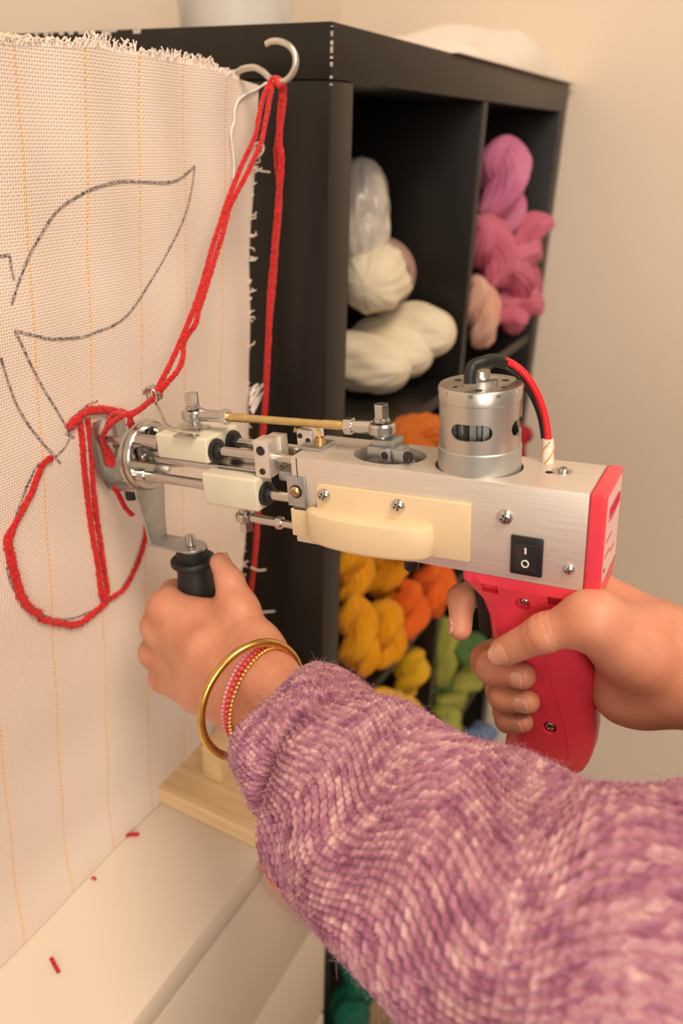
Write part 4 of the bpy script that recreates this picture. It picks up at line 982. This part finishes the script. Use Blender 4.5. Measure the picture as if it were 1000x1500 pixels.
PINKW = fibre('pink_wool', [(.52, .09, .17), (.74, .17, .28), (.80, .24, .36)]); MAGW = fibre('orchid_wool', [(.55, .11, .26), (.74, .21, .40), (.80, .30, .48)])
PEACH = fibre('peach_wool', [(.82, .38, .26), (.92, .52, .38), (.95, .6, .46)])
AMBER = fibre('amber_wool', [(.75, .22, .004), (.98, .38, .006), (1.0, .48, .012)]); TANG = fibre('tangerine_wool', [(.90, .075, .006), (1.0, .14, .01), (1.0, .22, .03)])
RUST = fibre('rust_wool', [(.55, .11, .006), (.80, .20, .012)]); CRIM = fibre('crimson_wool', [(.35, .01, .02), (.6, .02, .04)])
YELL = fibre('yellow_wool', [(.80, .40, .008), (.96, .58, .02)]); LIME = fibre('lime_wool', [(.30, .34, .04), (.52, .52, .10)]); GREEN = fibre('green_wool', [(.04, .14, .03), (.12, .26, .06)])
BLUE = fibre('blue_wool', [(.12, .20, .42), (.26, .38, .62)]); TEAL = fibre('teal_wool', [(.004, .10, .06), (.01, .22, .13)]); TAN = fibre('tan_wool', [(.35, .2, .1), (.5, .32, .2)])
def ball(px, py, yp, rpx, ln, m, label, group, seed, dx=0.0, band=False, kind='ball'):
    c = at(px, py, yp); R_ = rp(rpx, px, py, yp); d = np.array([dx, math.sqrt(max(0, 1-dx*dx)), 0])*ln/2
    return skein(kind, c-d, c+d, R_, m, label, 'yarn', group, band=band, seed=seed)
CG = 'cream skeins in the top cell'
ball(530, 530, .085, 43, .13, CREAM, 'cream wool skein lowest in its pile, against the shelf side panel', CG, 1)
ball(570, 510, .075, 43, .12, CREAM, 'cream wool skein in the middle of the bottom layer of its pile', CG, 2)
ball(607, 484, .050, 39, .11, CREAM, 'cream wool skein poking out furthest towards the divider', CG, 3)
ball(552, 405, .085, 50, .13, CREAM, 'cream wool skein with a mauve paper band on top', CG, 4, dx=.97, band=True)
BAGM = mat('clear_bag_over_wool', (.55, .50, .44), .22, 0, var=.15, vs=60, coat=.6, bs=.5, bscale=50, bd=.004)
c = at(528, 305, .10); skein('bag', c+np.array([0, 0, -.075]), c+np.array([0, 0, .055]), .034, BAGM, 'pale skein in shiny clear plastic standing behind cream skeins', 'yarn', None, seed=5)
def hank(p0, p1, yp, rpx, m, label, group, seed, tw=1.1, yp1=None):
    R_ = rp(rpx, *p0, yp); return skein('hank', at(*p0, yp), at(*p1, yp1 if yp1 is not None else yp), R_, m, label, 'yarn', group, tw, seed=seed)
PG = 'pink hanks in the top cell by the wall'
hank((738, 198), (732, 345), .012, 42, MAGW, 'orchid pink hank standing upright on top of the pink pile', PG, 11, .8)
hank((794, 318), (744, 390), -.012, 30, PINKW, 'pink hank leaning right with a loop hanging off its end', PG, 12, .8)
hank((706, 322), (728, 420), .012, 38, PINKW, 'pink hank wedged against the divider', PG, 13, .9)
hank((728, 385), (776, 425), -.004, 36, PINKW, 'pink hank lying across the middle of the pink pile', PG, 14, .8)
hank((728, 465), (780, 440), -.008, 34, PINKW, 'pink hank at the bottom of the pile on the shelf board', PG, 15, .8)
hank((699, 405), (708, 508), .012, 28, PEACH, 'pale peach hank standing at the foot of the pink pile', None, 16, .9)
OG = 'amber hanks in the second row'
hank((518, 770), (512, 885), .030, 33, AMBER, 'amber hank upper one against the shelf side panel', OG, 21, 1.0)
hank((572, 770), (560, 880), .035, 34, AMBER, 'amber hank upper one beside the tangerine hanks', OG, 22, 1.0)
hank((516, 875), (530, 985), .012, 34, AMBER, 'amber hank lower one against the shelf side panel', OG, 23, 1.0)
hank((562, 880), (560, 975), .008, 34, AMBER, 'amber hank lower one nearest the board front edge', OG, 24, 1.0)
TG = 'tangerine hanks in the second row'
hank((600, 850), (592, 938), -.002, 31, TANG, 'tangerine hank lower and darker beside the amber pile', TG, 25, .9)
hank((638, 815), (630, 903), -.014, 32, TANG, 'tangerine hank plump one next to the divider', TG, 26, .8)
hank((600, 780), (650, 800), -.014, 28, TANG, 'tangerine hank lying across the top of its pile', TG, 27, .8)
hank((582, 648), (642, 643), -.012, 40, RUST, 'rust orange hank on top of the second-row pile', None, 28, .6)
hank((545, 700), (625, 710), .005, 44, RUST, 'rust orange hank below the topmost rust one', None, 29, .6)
hank((722, 660), (766, 640), -.018, 30, CRIM, 'crimson hank lying high in the cell next to the wall', None, 30, .7); hank((676, 775), (700, 700), .0, 32, CRIM, 'crimson hank leaning against the divider', None, 31, .7)
hank((612, 948), (590, 1020), .020, 26, YELL, 'yellow hank upper one in the third row', 'yellow hanks', 32, .8); hank((545, 1020), (612, 1060), -.018, 31, YELL, 'yellow hank lying on its side in the third row', 'yellow hanks', 33, .9); hank((560, 1090), (628, 1116), -.030, 30, YELL, 'yellow hank lowest of the third row', 'yellow hanks', 34, .9)
hank((652, 905), (648, 1005), .006, 22, LIME, 'lime hank upright against the third-row divider', 'lime hanks', 35, .8); hank((700, 985), (645, 1030), .008, 22, LIME, 'lime hank slanting below the dark green hank', 'lime hanks', 36, .9); hank((655, 1035), (650, 1082), -.006, 25, LIME, 'lime hank lowest against the divider', 'lime hanks', 37, .7)
hank((670, 955), (708, 945), -.020, 26, GREEN, 'dark green hank among the lime hanks', None, 38, .7); hank((635, 1005), (662, 1000), .02, 16, GREEN, 'small dark green hank squeezed beside the divider', None, 39, .7)
hank((690, 1120), (712, 1060), -.015, 30, BLUE, 'pale blue hank leaning in the lowest cell by the wall', None, 40, .6)
hank((505, 1420), (530, 1395), -.008, 24, TEAL, 'teal green hank upper one in the lowest cell', 'teal hanks', 41, .7); hank((495, 1500), (535, 1450), -.016, 32, TEAL, 'teal green hank lower one spilling past the side panel', 'teal hanks', 42, .8)
hank((545, 1540), (575, 1490), -.010, 22, TAN, 'tan hank beside the teal hanks', None, 43, .7)
lp = [at(x, y, .018) for x, y in ((790, 345), (797, 360), (800, 372), (794, 375), (790, 366))]
o = MB().tube(catmull(lp, 6), .0022, 8).build('yarn_loop', PINKW); hk2 = [q for q in bpy.data.objects if q.get('label', '').startswith('pink hank leaning right')][0]; o.parent = hk2; o.matrix_parent_inverse = Matrix.Translation(-Vector(hk2.location))
# ================================================================== things on top of the shelf
pc = onp(345, 10, 0, .15); pc[2] = TOP; Rp = 82*.78/FPX
o = MB().lathe([(0, 0), (Rp*.96, 0), (Rp, .004), (Rp*1.16, .14), (Rp*1.2, .144), (Rp*1.1, .146), (Rp*.98, .05), (0, .04)], pc, (0, 0, 1), 48).build('plant_pot', mat('white_glaze', (.80, .76, .70), .18, coat=.5)); tag(o, 'white glazed pot standing on top of the dark shelf', 'pot')
nu, nv = 90, 60
U, Vv = np.meshgrid(np.linspace(0, 1, nu), np.linspace(0, 1, nv)); X = .262+U*.526; Y = -.006+Vv*.24
env = (np.clip(np.minimum(U, 1-U)*7, 0, 1)**.5)*(np.clip(np.minimum(Vv, 1-Vv)*6, 0, 1)**.5)
hgt = (.014+.036*np.exp(-((U-.62)/.30)**2))*(1+.16*np.sin(U*13+Vv*4)+.06*np.sin(U*23-Vv*7)+.06*np.sin(Vv*11+U*5))
Zt = TOP+.0008+env*hgt; Zb = np.full_like(Zt, TOP+.0006)
P1 = np.stack([X, Y, Zt], -1)
mb = MB(); idx = lambda i, j: i*nu+j
V = [tuple(q) for q in P1.reshape(-1, 3)]+[(x, y, TOP+.0005) for x, y in zip(X.reshape(-1), Y.reshape(-1))]; n0 = nu*nv
F = [(idx(i, j), idx(i, j+1), idx(i+1, j+1), idx(i+1, j)) for i in range(nv-1) for j in range(nu-1)]+[(n0+idx(i, j), n0+idx(i+1, j), n0+idx(i+1, j+1), n0+idx(i, j+1)) for i in range(nv-1) for j in range(nu-1)]
rimi = [idx(0, j) for j in range(nu)]+[idx(i, nu-1) for i in range(1, nv)]+[idx(nv-1, j) for j in range(nu-2, -1, -1)]+[idx(i, 0) for i in range(nv-2, 0, -1)]
F += [(rimi[k], n0+rimi[k], n0+rimi[(k+1) % len(rimi)], rimi[(k+1) % len(rimi)]) for k in range(len(rimi))]
mb.add(V, F); o = mb.build('folded_cloth', mat('white_cotton', (.80, .73, .66), .9, var=.04, vs=20, bs=.2, bscale=300), None, 80); tag(o, 'crumpled off-white cloth bundle lying on the shelf top', 'cloth')
